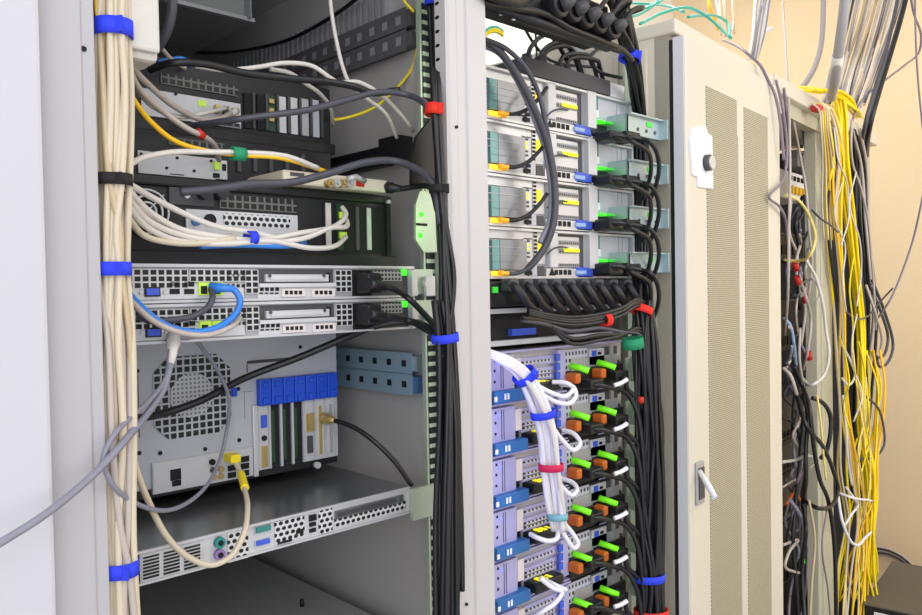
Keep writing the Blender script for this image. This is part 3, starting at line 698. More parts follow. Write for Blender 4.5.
cable('thin grey cable looping down across the grey tower', [(176, 338, .885), (192, 339, .90), (205, 352, .94), (220, 375, .98), (229, 400, 1.0), (226, 435, 1.02), (219, 462, 1.0), (203, 490, .94), (170, 510, .86), (135, 503, .80), (112, 484, .775), (102, 462, .77)], .0026, 'grey_cable')
cable('black double cable slanting up across the fan grille', [(130, 420, .95), (165, 413, .99), (200, 401, 1.0), (245, 378, 1.0), (300, 357, .97), (345, 338, .93), (380, 325, .89), (412, 322, .86), (430, 330, .81), (442, 350, .775)], .0052, 'black_cable')
cable('beige cable with yellow boot hanging in front of the lowest thin server', [(130, 448, .815), (138, 475, .83), (150, 505, .845), (168, 538, .86), (190, 558, .868), (212, 565, .868), (232, 555, .868), (244, 533, .872), (247.5, 508, .90), (244, 487, .96), (239, 470, 1.01), (234, 459.5, 1.032)], .0036, 'beige_cable')
u, z = RK.hit(233, 458, 1.03)
solo('network_plug', 'yellow network plug in the port panel of the grey tower', 'plug', MB().box(u-.008, u+.008, 1.02, 1.048, z-.006, z+.006), 'yellow_cable', (u, 1.03, z), b=.002)
cable('yellow boot sleeve on the beige hanging cable', [(241, 474, .995), (243, 481, .975), (245, 488, .955)], .0058, 'yellow_cable', name='cable_sleeve', cat='cable sleeve')
cable('black cable leaving the right side of the grey tower', [(328, 419, 1.03), (336, 421, 1.01), (355, 428, .98), (375, 442, .95), (395, 462, .93), (412, 486, .915)], .0040, 'black_cable', plug=('gold', .035, .009, False))
# black bundle
bundle([(432, -25, .84, .008, .008), (434, 40, .83, .008, .008), (435, 108, .785, .009, .008), (439, 188, .775, .010, .009), (444, 260, .768, .013, .011), (446, 336, .765, .0145, .013), (449, 420, .76, .017, .014), (450, 520, .76, .018, .014), (450, 645, .76, .020, .014)],
       7, .0036, ['black_cable'], 'black power cable in the bundle hanging beside the right white post', 'black cables beside the right post of the first rack', jit=.25)
bundle([(441, 300, .768, .014, .011), (445, 338, .765, .0145, .013), (449, 420, .76, .018, .014), (449, 520, .76, .019, .014), (450, 645, .76, .020, .014)],
       8, .0038, ['black_cable', 'black_rubber'], 'black power cable in the bundle hanging beside the right white post', 'black cables beside the right post of the first rack', jit=.25)
cable('black cable bowing away from the bundle along the right white post', [(440, 190, .77), (448, 235, .76), (454, 275, .755), (452, 310, .755), (448, 336, .76)], .0032, 'black_cable')
cable('black cable end standing apart in front of the right white post', [(455, 420, .757), (460, 480, .755), (462, 550, .755), (462.5, 591, .755)], .0034, 'black_cable')
strap('red strap on the black cables of the first rack', (434, 110, .785), .0125, .012, .015, 'strap_red', ax=(.12, 0, 1))
strap('blue strap above the red strap on the black cables', (433, 0, .835), .012, .012, .016, 'strap_blue')
strap('black strap on the black cables below the red strap', (439, 189, .775), .0135, .012, .011, 'strap_black')
strap('blue strap on the black cables beside the right white post', (445, 338, .765), .0185, .016, .0115, 'strap_blue', ax=(-.12, 0, 1), tail=False)

# ------------------------------------------------------------------ second rack
V2 = .912
t = thing('server_rack', 'open rack right of the white post, full of silver servers', 'rack', (1.12, 1.3, 0))
part(t, 'mounting_rail', MB().box(1.352, 1.392, .93, .935, .06, 2.05), 'zinc')
part(t, 'rear_post', MB().box(1.31, 1.34, 1.02, 1.05, .06, 2.08), 'steel')
part(t, 'base_plate', MB().box(.83, 1.31, .82, 1.40, .03, .06), 'dark_steel')
part(t, 'rear_post', MB().box(.83, .86, 1.36, 1.39, .06, 2.08), 'steel')
part(t, 'support_rail', MB().box(1.32, 1.335, .95, 1.28, .06, .09), 'zinc')

zq1 = RK.hit(627, 103.4, V2)[1]; zq0 = RK.hit(630, 279, V2)[1]; P2 = (zq1-zq0)/4
UC, UD = RK.hit(489, 250, V2)[0]-.018, RK.hit(629.5, 250, V2)[0]
def two_u():
    z0, z1 = zq0+.0015, zq0+P2
    t = thing('rack_server', 'lowest of four tall silver servers with blank right bays', 'server', ((UC+UD)/2, 1.2, z0), RK, 'tall silver servers in the upper half of the second rack')
    v = V2
    part(t, 'chassis', MB().box(UC, UD, v, 1.29, z0, z1-.001), 'steel')
    mb = MB().box(UC, UD, v-.012, v, z1-.005, z1-.001).box(UC, UD, v-.010, v, z0, z0+.004).box(UD-.004, UD, v-.012, v, z0, z1-.001)
    part(t, 'rim', mb, 'bright_steel')
    mb = MB(); rbox(mb, 486, 226, 531, 240, v, .004, 'bright_steel'); part(t, 'upper_strip', mb, 'bright_steel')
    mb = MB(); rbox(mb, 486, 240, 494, 270, v, .014, 'bay_teal'); rbox(mb, 494, 240, 521, 270, v, .014, 'cover_grey')
    for y in (247, 254, 261): rbox(mb, 486, y, 521, y+.6, v-.014, .0012, 'steel')
    part(t, 'drive_cover', mb, 'bay_grey')
    mb = MB(); rbox(mb, 486, 270.5, 524, 277, v, .008, 'steel'); part(t, 'port_ledge', mb, 'steel')
    for x in (491, 497, 503): rpart(t, 'amber_lit_port', 'led_amber' if x < 500 else 'amber_plug', x, 271.2, x+5, 275.8, v-.008, .004, b=.0008)
    mb = MB(); rbox(mb, 521.5, 238, 531, 262, v, .004, 'silver_panel')
    for i in range(5): rbox(mb, 523, 241+i*4, 525.5, 243+i*4, v-.004, .001, 'charcoal'); rbox(mb, 527, 240+i*4, 529.5, 242+i*4, v-.004, .001, 'led_yellow' if i in (1, 2) else 'charcoal')
    part(t, 'card_bracket', mb, 'silver_panel')
    mb = MB(); rbox(mb, 532, 230, 544, 264, v, .003, 'bright_steel')
    for i in range(8): rbox(mb, 533.8, 231.5+i*3.9, 536.6, 233.8+i*3.9, v-.003, .001, 'black_hole')
    rbox(mb, 537.5, 240, 541.5, 252, v-.003, .002, 'led_yellow')
    part(t, 'punched_strip', mb, 'bright_steel')
    rpart(t, 'white_pillar', 'silver_panel', 545, 231, 553.5, 268, v, .012, b=.002)
    mb = MB(); rbox(mb, 525, 264.5, 533, 276, v, .01, 'bay_grey'); rbox(mb, 526, 266, 532, 269.5, v-.01, .001, 'black_hole'); rbox(mb, 526, 271, 532, 275, v-.01, .001, 'black_hole')
    rbox(mb, 534.5, 266, 541, 276, v, .008, 'charcoal')
    part(t, 'usb_block', mb, 'bay_grey')
    mb = MB(); rbox(mb, 553.5, 234, 583, 268, v, .001, 'charcoal'); rbox(mb, 555, 236.5, 578, 267.5, v-.001, .003, 'bright_steel')
    rs = part(t, 'riser_bay', mb, 'bright_steel')
    for ya, yb in ((240.5, 245.5), (249, 254), (263.5, 267)):
        u0, u1, za, zb = rc(RK, 557, ya, 577, yb, v); part(rs, 'slot_vent', MB().box(u0, u1, v-.006, v-.003, za, zb), 'vent_fine', (u0, v, za))
    rpart(rs, 'yellow_light', 'led_yellow', 563.5, 248.5, 578, 252.5, v-.005, .004, b=.0008)
    mb = MB(); rbox(mb, 543, 268.5, 573, 277.5, v, .008, 'bright_steel')
    pts = [RK.hit(x, y, v) for x, y in ((545.5, 275.5), (551, 275.6), (548.3, 268.6))]; mb.prism(pts, v-.010, v-.007, 'black_hole')
    for i in range(4): rbox(mb, 554.5+i*4.5, 269.8, 557.4+i*4.5, 274.8, v-.008, .0015, 'black_hole')
    part(t, 'port_ledge', mb, 'bright_steel')
    mb = MB(); rbox(mb, 573, 267.5, 589, 278, v, .010, 'vga_blue'); rbox(mb, 576, 270.5, 586, 274.5, v-.010, .002, 'pale_blue')
    part(t, 'video_port', mb, 'vga_blue', b=.001)
    rpart(t, 'white_pillar', 'silver_panel', 584, 232.5, 593, 269, v, .014, b=.0015)
    mb = MB(); rbox(mb, 594, 236, 627, 261, v, .003, 'bay_grey'); rbox(mb, 594, 235, 599, 249, v-.003, .002, 'serial_teal'); rbox(mb, 618, 236, 618.6, 261, v-.003, .001, 'steel'); rbox(mb, 622, 236, 622.6, 261, v-.003, .001, 'steel')
    rbox(mb, 594, 249, 599, 256, v-.003, .004, 'paper')
    part(t, 'blank_bay_cover', mb, 'bay_grey')
    mb = MB(); rbox(mb, 593, 262.5, 628, 277.5, v, .002, 'black_metal')
    ps = part(t, 'power_supply', mb, 'black_metal')
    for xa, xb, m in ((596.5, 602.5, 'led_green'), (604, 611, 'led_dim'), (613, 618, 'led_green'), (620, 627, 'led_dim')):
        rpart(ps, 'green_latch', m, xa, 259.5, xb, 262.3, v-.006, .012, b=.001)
    u0, u1, za, zb = rc(RK, 627, 252, 661, 272.5, v-.045)
    mb = MB().box(u0, u1, v-.049, v-.045, za, zb).box(u0, u1, v-.058, v-.045, zb-.003, zb).box(u1-.004, u1, v-.065, v-.035, za, zb).box(u0, u0+.004, v-.049, v, za, zb)
    for k in range(3): mb.cyl((u0+(u1-u0)*(.3+.25*k), v-.0505, za+.012), (u0+(u1-u0)*(.3+.25*k), v-.0485, za+.012), .0035, 8, 'charcoal')
    br = part(t, 'cable_arm_bracket', mb, 'zinc_blue')
    rpart(br, 'green_light', 'led_dim', 648, 257, 653, 262, v-.049, .002, b=.0008)
    return t
q = two_u()
lbs = ['second tall silver server from the bottom of the four with blank bays', 'second tall silver server from the top of the four with blank bays', 'topmost of the four tall silver servers with blank right bays']
for i in range(3): dup(q, None, P2*(i+1), lbs[i])
px44 = 44
for i in range(4):
    dy = -43.6*i; lb = 'black power cable on the %s tall silver server from the bottom' % ORD[i]
    for j, (xs, xe) in enumerate(((599, 652), (616, 660))):
        c = cable(lb, [(xs+5, 267+dy, V2-.03), (xs+14, 266+dy+j*2, V2-.05), (xs+26, 268+dy+j*2, V2-.06), (xs+34, 273+dy, .835), (xe-3, 283+dy*.99, .835), (xe-1, 297+dy*.98, .84), (xe-4, 312+dy*.97, .855), (xe-10, 325+dy*.96, .875)], .0044, 'black_cable', name='power_cable', group='power cables of the tall servers')
        u0, u1, za, zb = rc(RK, xs-6, 263.5+dy, xs+8, 275.5+dy, V2-.01)
        part(c, 'plug', MB().box(u0, u1, V2-.05, V2-.003, za, zb), 'black_plastic', b=.004)
    lb = 'amber tipped cable on the %s tall silver server from the bottom' % ORD[i]
    y = 273-53.2*i
    cable(lb, [(503, y, V2-.02), (515, y+.5, V2-.03), (527, y-4, V2-.04), (538, y-14, V2-.05), (547, y-26, V2-.05)], .0034, 'black_rubber' if i else 'dark_grey_cable', group='amber tipped cables', plug=('amber_plug', .018, .0045, False))
# grey thin wires on risers
for i in range(4):
    y = 253-46*i
    cable('short dark wire on the %s tall silver server from the bottom' % ORD[i], [(547, y+1, V2-.02), (553, y-4, V2-.025), (561, y-6, V2-.02), (568, y-5, V2-.006)], .0016, 'dark_grey_cable', group='riser wires')
# sweeping dark cables in front
for i, (p, lb) in enumerate((([(482, 40, .87), (496, 48, .86), (515, 72, .855), (535, 110, .85), (549, 150, .85), (555, 190, .85), (553, 225, .85), (543, 250, .86), (527, 270, .875)], 'thick dark cable arching down across all four tall silver servers'),
               ([(482, 45, .88), (500, 54, .87), (517, 80, .865), (533, 115, .86), (545, 150, .86), (551, 192, .86), (549, 222, .86), (540, 243, .865)], 'second dark cable arching beside the thick dark one'),
               ([(482, 38, .86), (505, 48, .85), (524, 66, .845), (538, 92, .845), (546, 125, .845), (551, 152, .85)], 'shorter dark cable arching outside the thick dark one'))):
    cable(lb, p, (.0062, .0048, .004)[i], ('dark_grey_cable', 'grey_cable', 'dark_grey_cable')[i])
# dark blank panel over the top server
za = zq0+4*P2+.001
t = thing('blank_panel', 'dark grey panel on top of the four tall silver servers', 'panel', (1.15, 1.1, za))
u0 = RK.hit(524, 70, V2-.01)[0]; u1 = RK.hit(610, 90, V2-.01)[0]
part(t, 'face', MB().box(u0, u1, V2-.012, V2+.3, za, za+.030), 'charcoal', b=.002)
part(t, 'bracket', MB().box(u1-.004, u1+.05, V2-.01, V2+.05, za, za+.028), 'silver_panel', b=.002)
for i, x in enumerate((531, 543, 546, 563, 570)):
    u, z = RK.hit(x, 62+(x-531)*.12, V2+.02)
    c = cable('black cable looping from a plug behind the dark grey panel', [Vector((u, V2+.03, za+.032)), Vector((u+.01, V2+.03, za+.065)), Vector((u+.06+.01*i, V2+.03, za+.10-.005*i)), Vector((u+.12, V2+.04, za+.075)), Vector((u+.17, V2+.06, za+.032))], .0045, 'black_cable', group='looping cables above the dark panel')
    part(c, 'plug', MB().cyl(Vector((u, V2+.03, za+.030)), Vector((u, V2+.03, za+.052)), .013, 14, r1=.009), 'black_plastic')
for i, p in enumerate(([(520, 20, 1.0), (535, 45, 1.0), (550, 60, 1.0), (600, 68, .98)], [(533, 10, 1.1), (536, 40, 1.1), (537, 70, 1.1)], [(600, 45, .95), (590, 60, .95), (600, 72, .95), (622, 78, .9)])):
    cable(('thin black cable slanting behind the looping cables', 'thin upright black cable behind the looping cables', 'black cable curling near the blue strap of the second rack')[i], p, (.003, .0026, .0036)[i], 'black_cable')
t = thing('coiled_cable', 'yellow and black cable ends behind the white post at the top', 'cable', (.93, 1.2, 1.9))
for i in range(3):
    pts = [world(RK, (488+3*k, 27+2.2*i+(k-2)**2*.5, 1.05)) for k in range(-2, 6)]
    part(t, 'loop', MB().tube(spline(pts, 5), .003), 'yellow_cable' if i else 'teal_cable')

# ------------------------------------------------------------------ power strips
def pdu_plug_row(t_lab, spots, v, m='black_plastic'):
    for i, (x, y) in enumerate(spots):
        u, z = RK.hit(x, y, v)
        mb = MB().cyl((u, v-.030, z), (u, v, z), .0185, 18, r1=.0195)
        ob = solo('power_plug', t_lab, 'plug', mb, m, (u, v, z), group='plugs on the top power strip', b=.003)
        part(ob, 'grip', MB().tube([(u, v-.030, z), (u+.004, v-.040, z+.003), (u+.008, v-.046, z+.008)], [.012, .010, .006], 12), 'charcoal')
        p0 = Vector((u+.008, v-.038, z+.006)); part(ob, 'cord', MB().tube(spline([p0, p0+Vector((.02, -.008, .025)), p0+Vector((.06, 0, .040)), world(RK, (612+i*2, 8+i*3, .80)), world(RK, (621+i*2, 30+i*3, .81)), world(RK, (626+i*2, 52, .835))], 6), .0042), 'black_cable')
VP = .80
uA, zA = RK.hit(480, 7, VP); uB1, zB_ = RK.hit(612, 48, VP); zA = (zA+zB_)/2
t = thing('power_strip', 'black power strip with round plugs across the top of the second rack', 'power strip', ((uA+uB1)/2, VP+.04, zA))
part(t, 'housing', MB().box(uA, uB1, VP+.006, VP+.06, zA+.012, zA+.075), 'black_metal', b=.003)
part(t, 'lower_lip', MB().tube([(uA, VP, zA+.004), (uB1+.02, VP, zA+.004)], .007, 12), 'black_rubber')
part(t, 'mounting_flange', MB().box(uA, uB1, VP+.004, VP+.012, zA-.002, zA+.014), 'black_plastic')
for x, y in ((500, 14), (513, 19)): u, z = RK.hit(x, y, VP+.004); part(t, 'screw', MB().cyl((u, VP+.001, z), (u, VP+.005, z), .003, 8), 'bright_steel')
sp = [(548, 10), (562, 15), (575, 21), (588, 26), (601, 32)]
pdu_plug_row('black plug seated in the top power strip of the second rack', sp, VP+.006)
cable('black cord running along the front of the top power strip', [(484, 3, .78), (515, 8, .785), (545, 14, .79), (570, 28, .79), (600, 40, .79), (622, 50, .80), (632, 60, .81)], .005, 'black_cable')
cable('thick black cord bulging over the top left of the power strip', [(484, -8, .77), (500, -2, .77), (518, 2, .775), (530, -4, .79), (540, -14, .80)], .009, 'black_rubber')

V5 = .895
u0, u1, za, zb = rc(RK, 490, 281, 637, 300, V5)
t = thing('power_strip', 'black power strip below the four tall silver servers', 'power strip', ((u0+u1)/2, V5+.04, za))
part(t, 'housing', MB().box(u0-.02, u1, V5, V5+.06, zq0-.045, zq0-.004), 'black_metal', b=.002)
part(t, 'green_light', MB().box(u0+.004, u0+.016, V5-.003, V5, zq0-.022, zq0-.012), 'led_dim')
for i in range(9):
    x = 509+i*14.3; s = 1-.02*i
    lb = 'black angled plug with cord in the row below the tall silver servers'
    w = [(x, 284.5, V5-.01), (x+6, 287, V5-.028), (x+13*s, 295, V5-.035), (x+19*s, 304, V5-.03), (x+27*s, 311-i*.2, V5-.022)]
    c = cable(lb, w, [.0085]*1 and .0075, 'black_rubber', group='angled plugs in the lower power strip', name='power_plug', cat='plug')
    p = world(RK, (x+1, 284.5, V5-.012)); part(c, 'plug_body', MB().box(p.x-.012, p.x+.012, p.y-.012, p.y+.012, p.z-.011, p.z+.010), 'charcoal', b=.004)
for i, (ya, yb, yc) in enumerate(((313, 316, 299), (315, 319, 303), (317, 321, 301), (320, 324, 306), (321, 337, 331), (323, 330, 334), (321, 342, 328))):
    xs = 528 if i < 4 else 522
    cable('black cord running right from the lower power strip to the black bundle', [(xs, ya-3, .862-.004*i), (545, ya+1, .855), (570, yb+1, .85), (600, yb-2, .845), (622, (yb+yc)/2, .84), (638, yc, .84), (648, yc+12, .845), (651, yc+50, .85)], .0036, ('black_cable', 'black_rubber', 'dark_grey_cable')[i % 3] if i > 3 else 'black_cable', group='cords under the lower power strip')
strap('red strap on the cords under the lower power strip', (606, 320, .846), .0125, .012, .014, 'strap_red', ax=(1, -.1, .05), tail=False)
strap('red strap at the upper bend of the thick black bundle', (641, 310, .845), .0225, .017, .014, 'strap_red', ax=(.45, 0, 1), tail=False)
strap('green strap around the thick black bundle', (633, 343, .84), .020, .018, .020, 'strap_green', ax=(-.2, 0, 1), tail=False)

# --- black shelf unit with white edges
zs1 = RK.hit(494, 309, V2)[1]; zs0 = RK.hit(495, 348, V2)[1]
t = thing('patch_shelf', 'black thin unit between two white edges above the lower servers', 'shelf', (1.1, 1.1, zs0))
part(t, 'body', MB().box(UC, UD-.02, V2+.012, 1.4, zs0, zs1), 'black_metal')
part(t, 'white_edge', MB().box(UC, UD-.02, V2-.004, V2+.014, zs1-.008, zs1), 'shelf_white')
part(t, 'white_edge', MB().box(UC, UD-.02, V2-.004, V2+.014, zs0+.003, zs0+.0115), 'shelf_white')
rpart(t, 'blue_lit_port', 'vga_blue', 508, 329, 532, 334, V2+.012, .01)

# ------------------------------------------------------------------ lower servers
zl1 = RK.hit(495, 351, V2)[1]; zl4 = RK.hit(495, 558, V2)[1]; P3 = (zl1-zl4)/4.02
D3 = 2*P3      # reference: third server
def blade():
    v = V2; z1 = zl1-2*P3-.001; z0 = z1-P3+.002
    t = thing('rack_server', 'third', 'server', ((UC+UD)/2, 1.2, z0), RK, 'blue tabbed servers in the lower half of the second rack')
    uE = RK.hit(622, 470, v)[0]
    part(t, 'chassis', MB().box(UC, uE, v, 1.29, z0, z1), 'steel')
    part(t, 'rim', MB().box(UC, uE, v-.012, v, z1-.003, z1).box(UC, uE, v-.01, v, z0, z0+.0025), 'violet_glow_panel')
    mb = MB(); rbox(mb, 486, 461, 511, 492, v, .012, 'violet_glow_panel')
    for x in (502, 504.2): rbox(mb, x, 461, x+.8, 491, v-.012, .001, 'charcoal')
    for y in (464, 474, 485): rbox(mb, 495.5, y, 497, y+2, v-.012, .001, 'black_hole')
    o = part(t, 'left_module', mb, 'violet_glow_panel')
    rpart(o, 'blue_light', 'led_blue', 498.5, 466, 500.5, 468.5, v-.012, .002, b=.0005)
    u0, u1, za, zb = rc(RK, 486, 494, 519, 497, v)
    mb = MB().box(u0, u1, v-.024, v-.004, z0+.001, z0+.021)
    o = part(t, 'pull_tab', mb, 'tab_blue', b=.0015)
    mb = MB()
    for x in (506, 509): u = RK.hit(x, 495, v-.024)[0]; mb.box(u, u+.004, v-.025, v-.0235, z0+.006, z0+.016)
    u = RK.hit(496, 495, v-.024)[0]; mb.box(u, u+.006, v-.025, v-.0235, z0+.005, z0+.013)
    part(o, 'printed_marks', mb, 'paper')
    rpart(t, 'white_tab', 'pink_label', 512, 459, 518.5, 479, v, .010, b=.001)
    mb = MB()
    for i in range(4):
        for j in range(3): rbox(mb, 511.5+j*2.6, 481+i*3, 513+j*2.6, 483+i*3, v, .004)
    part(t, 'indicator_dots', mb, 'black_hole')
    for ya, yb in ((457.5, 458), (469, 469), (475, 473)):
        u0, u1, za, zb = rc(RK, 520, ya, 554, yb-1, v)
        part(t, 'card_cover', MB().box(u0, u1, v-.004, v, za-.002, za+.013), 'violet_glow_panel')
        part(t, 'slot_row', MB().box(u0+.003, u1-.012, v-.0065, v-.003, za+.002, za+.007), 'slot_rows', (u0, v, za+.0005))
    mb = MB(); rbox(mb, 522, 481.5, 550, 484, v, .03, 'black_plastic')
    o = part(t, 'dark_handle', mb, 'black_plastic', b=.003)
    for x in (533, 538, 543): rpart(o, 'yellow_light', 'led_yellow', x, 479.8-(x-533)*.15, x+3.2, 481.6-(x-533)*.15, v-.012, .014, b=.0006)
    mb = MB(); rbox(mb, 555, 445, 563, 480, v, .010, 'violet_glow_panel')
    for y in (450, 459, 468): rbox(mb, 557, y, 561, y+6, v-.010, .002, 'vga_blue')
    part(t, 'twin_video_ports', mb, 'violet_glow_panel')
    hp(t, 'riser_cover', 'slot_rows', 564, 444, 587, 459, v, .004)
    mb = MB(); rbox(mb, 588, 440, 603, 452, v, .006, 'silver_panel'); rbox(mb, 593, 441.5, 597, 446, v-.006, .002, 'vga_blue'); rbox(mb, 599, 442, 602, 444, v-.006, .001, 'black_hole')
    part(t, 'rear_port_block', mb, 'silver_panel')
    mb = MB(); rbox(mb, 603, 436, 617, 450, v, .003, 'charcoal'); rbox(mb, 610, 434, 613, 462, v-.003, .004, 'steel'); rbox(mb, 570, 452, 616, 455, v, .006, 'steel')
    part(t, 'side_bay', mb, 'charcoal')
    mb = MB(); rbox(mb, 564, 461, 620, 480, v, .002, 'black_metal'); part(t, 'power_bay', mb, 'black_metal')
    for (gx, gy, ox, oy) in ((583.5, 463, 578, 473.5), (610, 456, 603.5, 465)):
        mb = MB(); u0, u1, za, zb = rc(RK, ox-14, oy-8, ox+16, oy+6, v); mb.box(u0, u1, v-.012, v, za, zb, 'black_metal')
        ps = part(t, 'power_supply', mb, 'black_metal', b=.001)
        a = RK.hit(gx-8, gy-2.5, v-.02); b = RK.hit(gx+8, gy+3, v-.045)
        mb = MB().tube([(a[0], v-.012, a[1]), (a[0]*.6+b[0]*.4, v-.03, (a[1]+b[1])/2+.001), (b[0], v-.042, b[1])], [.0062, .0056, .0060], 8)
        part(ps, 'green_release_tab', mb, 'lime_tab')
        u, z = RK.hit(ox, oy, v-.03)
        mb = MB().box(u-.009, u+.007, v-.036, v-.010, z-.0095, z+.0095)
        part(ps, 'orange_lever', mb, 'orange_lever', b=.004)
    u0, u1, za, zb = rc(RK, 620, 446, 632, 464, v-.01)
    part(t, 'side_bracket', MB().box(uE, u1, v-.012, v-.009, za-.004, zb).box(u1-.003, u1, v-.06, v-.01, za-.006, zb), 'zinc')
    return t
q = blade()
nm = ['topmost blue tabbed server, just under the black thin unit', 'second blue tabbed server from the top, beside the upper white cable loop', 'third blue tabbed server from the top, behind the magenta strap', 'fourth blue tabbed server from the top', 'fifth blue tabbed server from the top, with glowing green left vent', 'sixth blue tabbed server, cut by the bottom of the photo']
q['label'] = nm[2]
bl = [q]
for i in (0, 1, 3, 4, 5): bl.append(dup(q, None, (2-i)*P3, nm[i]))
for i in range(6):
    dy = (i-2)*44.3
    for j, (x, y) in enumerate(((588, 472.5), (613, 464))):
        lb = 'black power cable in the %s blue tabbed server from the top' % ORD[i]
        yy = y+dy+ (0 if i < 4 else 1)
        c = cable(lb, [(x-2, yy, V2-.03), (x+10, yy+1, V2-.05), (x+20 if j == 0 else x+12, yy+3, V2-.055), (627, yy+10+j*3, .86), (637+j*4, yy+28, .85), (642+j*6, yy+60, .845), (645+j*6, yy+110, .845)], .0046, 'black_cable', name='power_cable', group='power cables of the blue tabbed servers')
        p = world(RK, (x+4, yy, V2-.035)); part(c, 'plug', MB().box(p.x-.018, p.x+.022, p.y-.012, p.y+.012, p.z-.009, p.z+.009), 'black_plastic', b=.003)
    yy = 471+dy
    cable('short white cable end beside the %s blue tabbed server from the top' % ORD[i], [(614, yy+3, V2-.06), (620, yy+1, V2-.065), (627, yy-3, V2-.07)], .0042, 'paper', group='white cable ends')

# ------------------------------------------------------------------ second rack bundles
bundle([(612, -25, .83, .02, .015), (622, 20, .83, .02, .016), (632, 60, .845, .018, .014), (637, 95, .88, .018, .012), (640.5, 130, .90, .019, .010), (641, 200, .90, .019, .010), (641, 265, .895, .019, .010), (643, 305, .86, .021, .015), (646, 345, .845, .024, .018), (648, 430, .845, .031, .02), (650, 500, .845, .033, .02), (650, 577, .845, .029, .02), (651, 645, .845, .033, .02)],
       15, .0040, ['black_cable', 'black_cable', 'black_rubber'], 'black power cable in the thick bundle down the right side of the second rack', 'black cables down the right side of the second rack', jit=.25)
bundle([(643, 300, .85, .02, .015), (644, 345, .845, .024, .018), (650, 430, .845, .030, .02), (650, 500, .845, .031, .02), (650, 577, .845, .027, .02), (651, 645, .845, .032, .02)],
       13, .0042, ['black_cable', 'black_rubber'], 'black power cable in the thick bundle down the right side of the second rack', 'black cables down the right side of the second rack', jit=.5)
strap('blue strap on the black cables near the top of the second rack', (630, 57, .842), .021, .017, .015, 'strap_blue', ax=(.3, 0, 1))
strap('blue strap near the bottom of the thick black bundle', (649, 577, .845), .031, .024, .014, 'strap_blue', tail=False)
strap('red strap at the very bottom of the thick black bundle', (651, 613, .845), .034, .024, .016, 'strap_red', tail=False)
strap('small red tape on one cable of the thick black bundle', (641, 400, .815), .0052, .0052, .011, 'tape_red', tail=False)
# white bundle
W = [(480, 351, .885, .015, .009), (503, 359, .875, .016, .010), (524, 376, .862, .016, .012), (538, 402, .852, .017, .013), (547, 432, .85, .016, .012), (551, 467, .85, .016, .012), (555, 500, .85, .015, .011), (559, 530, .855, .011, .010)]
bundle(W, 8, .0046, ['white_cable', 'white_cable', 'white_cable', 'pale_cable'], 'white network cable in the strapped bundle across the blue tabbed servers', 'white cables across the lower servers', jit=.2)
strap('blue and black strap at the upper bend of the white cables', (525, 376, .862), .0215, .017, .014, 'strap_blue', ax=(-.75, .1, .75))
strap('blue strap around the middle of the white cables', (543, 414, .85), .0215, .017, .012, 'strap_blue', ax=(-.2, 0, 1), tail=False)
strap('magenta strap around the white cables', (551, 467, .85), .0215, .017, .012, 'strap_magenta', tail=False)
strap('pale teal strap low on the white cables', (557.5, 516, .852), .018, .016, .011, 'strap_teal', tail=False)
loops = [([(536, 385, .86), (552, 393, .855), (566, 396, .85), (573, 388, .85), (566, 383, .86), (552, 382, .88)], 'white cable loop beside the blue and black strap'),
         ([(540, 393, .86), (556, 402, .85), (570, 403, .845), (576, 395, .845), (573, 387, .85), (560, 384, .88)], 'larger white cable loop beside the blue and black strap'),
         ([(551, 425, .855), (562, 440, .85), (574, 450, .845), (580, 443, .845), (574, 434, .86), (562, 430, .885)], 'white cable loop above the magenta strap'),
         ([(554, 472, .855), (562, 487, .85), (572, 495, .845), (577, 490, .845), (573, 483, .86), (560, 478, .885)], 'white cable loop below the magenta strap'),
         ([(559, 525, .857), (566, 538, .85), (574, 548, .847), (578, 544, .847), (573, 534, .85), (563, 522, .856)], 'white cable loop at the lower end of the white bundle'),
         ([(558, 528, .857), (557, 538, .85), (548, 541, .85), (538, 538, .86), (530, 534, .88)], 'white cable turning left under the pale teal strap'),
         ([(540, 578, .87), (553, 588, .855), (562, 592, .85), (556, 602, .85), (542, 612, .86), (530, 620, .88)], 'white cable with pale blue strap at the bottom of the second rack'),
         ([(545, 580, .88), (555, 585, .86), (566, 590, .855)], 'short white cable end at the bottom of the second rack')]
for p, lb in loops: cable(lb, p, .0042, 'white_cable')

# ------------------------------------------------------------------ cream cabinet
zt = CB.hit(678, 18, -.02)[1]
VD = -.034
uE = CB.hit(781.5, 300, VD)[0]
t = thing('server_cabinet', 'cream closed cabinet with perforated metal door', 'cabinet', (uE/2, .4, 0), CB)
part(t, 'side_panel', MB().box(-.004, .014, 0, .85, .04, zt-.03), 'cabinet_cream')
mb = MB()
for v in (.045, .075, .11): mb.box(-.010, -.003, v, v+.012, .05, zt-.05)
part(t, 'side_ribs', mb, 'cabinet_cream', b=.002)
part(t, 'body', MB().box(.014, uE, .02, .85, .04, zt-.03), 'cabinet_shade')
part(t, 'front_frame', MB().box(-.004, .02, 0, .03, .04, zt-.03), 'cabinet_cream')
part(t, 'door_seal', MB().box(0, uE, -.006, 0, .06, zt-.04), 'black_plastic')
part(t, 'top_cover', MB().box(-.008, uE+.004, -.018, .86, zt-.03, zt), 'cabinet_cream', b=.004)
part(t, 'plinth', MB().box(0, uE, .02, .84, 0, .04), 'black_metal')
d = part(t, 'door', MB().box(.001, uE, VD, -.007, .06, zt-.034), 'cabinet_cream', b=.006)
part(d, 'highlight_strip', MB().box(.0005, .006, VD+.004, -.008, .06, zt-.036), 'edge_highlight')  # paler strip: highlight along the door edge put into its colour
for xa, xb, yt in ((705.5, 738, 86), (743.5, 768.5, 107)):
    u0, zq = CB.hit(xa, yt, VD); u1 = CB.hit(xb, 300, VD)[0]
    part(d, 'perforated_panel', MB().box(u0, u1, VD-.0015, VD+.002, .18, zq), 'door_mesh', (u0, VD, .18))
ua = CB.hit(738.3, 300, VD)[0]; ub = CB.hit(743.2, 300, VD)[0]
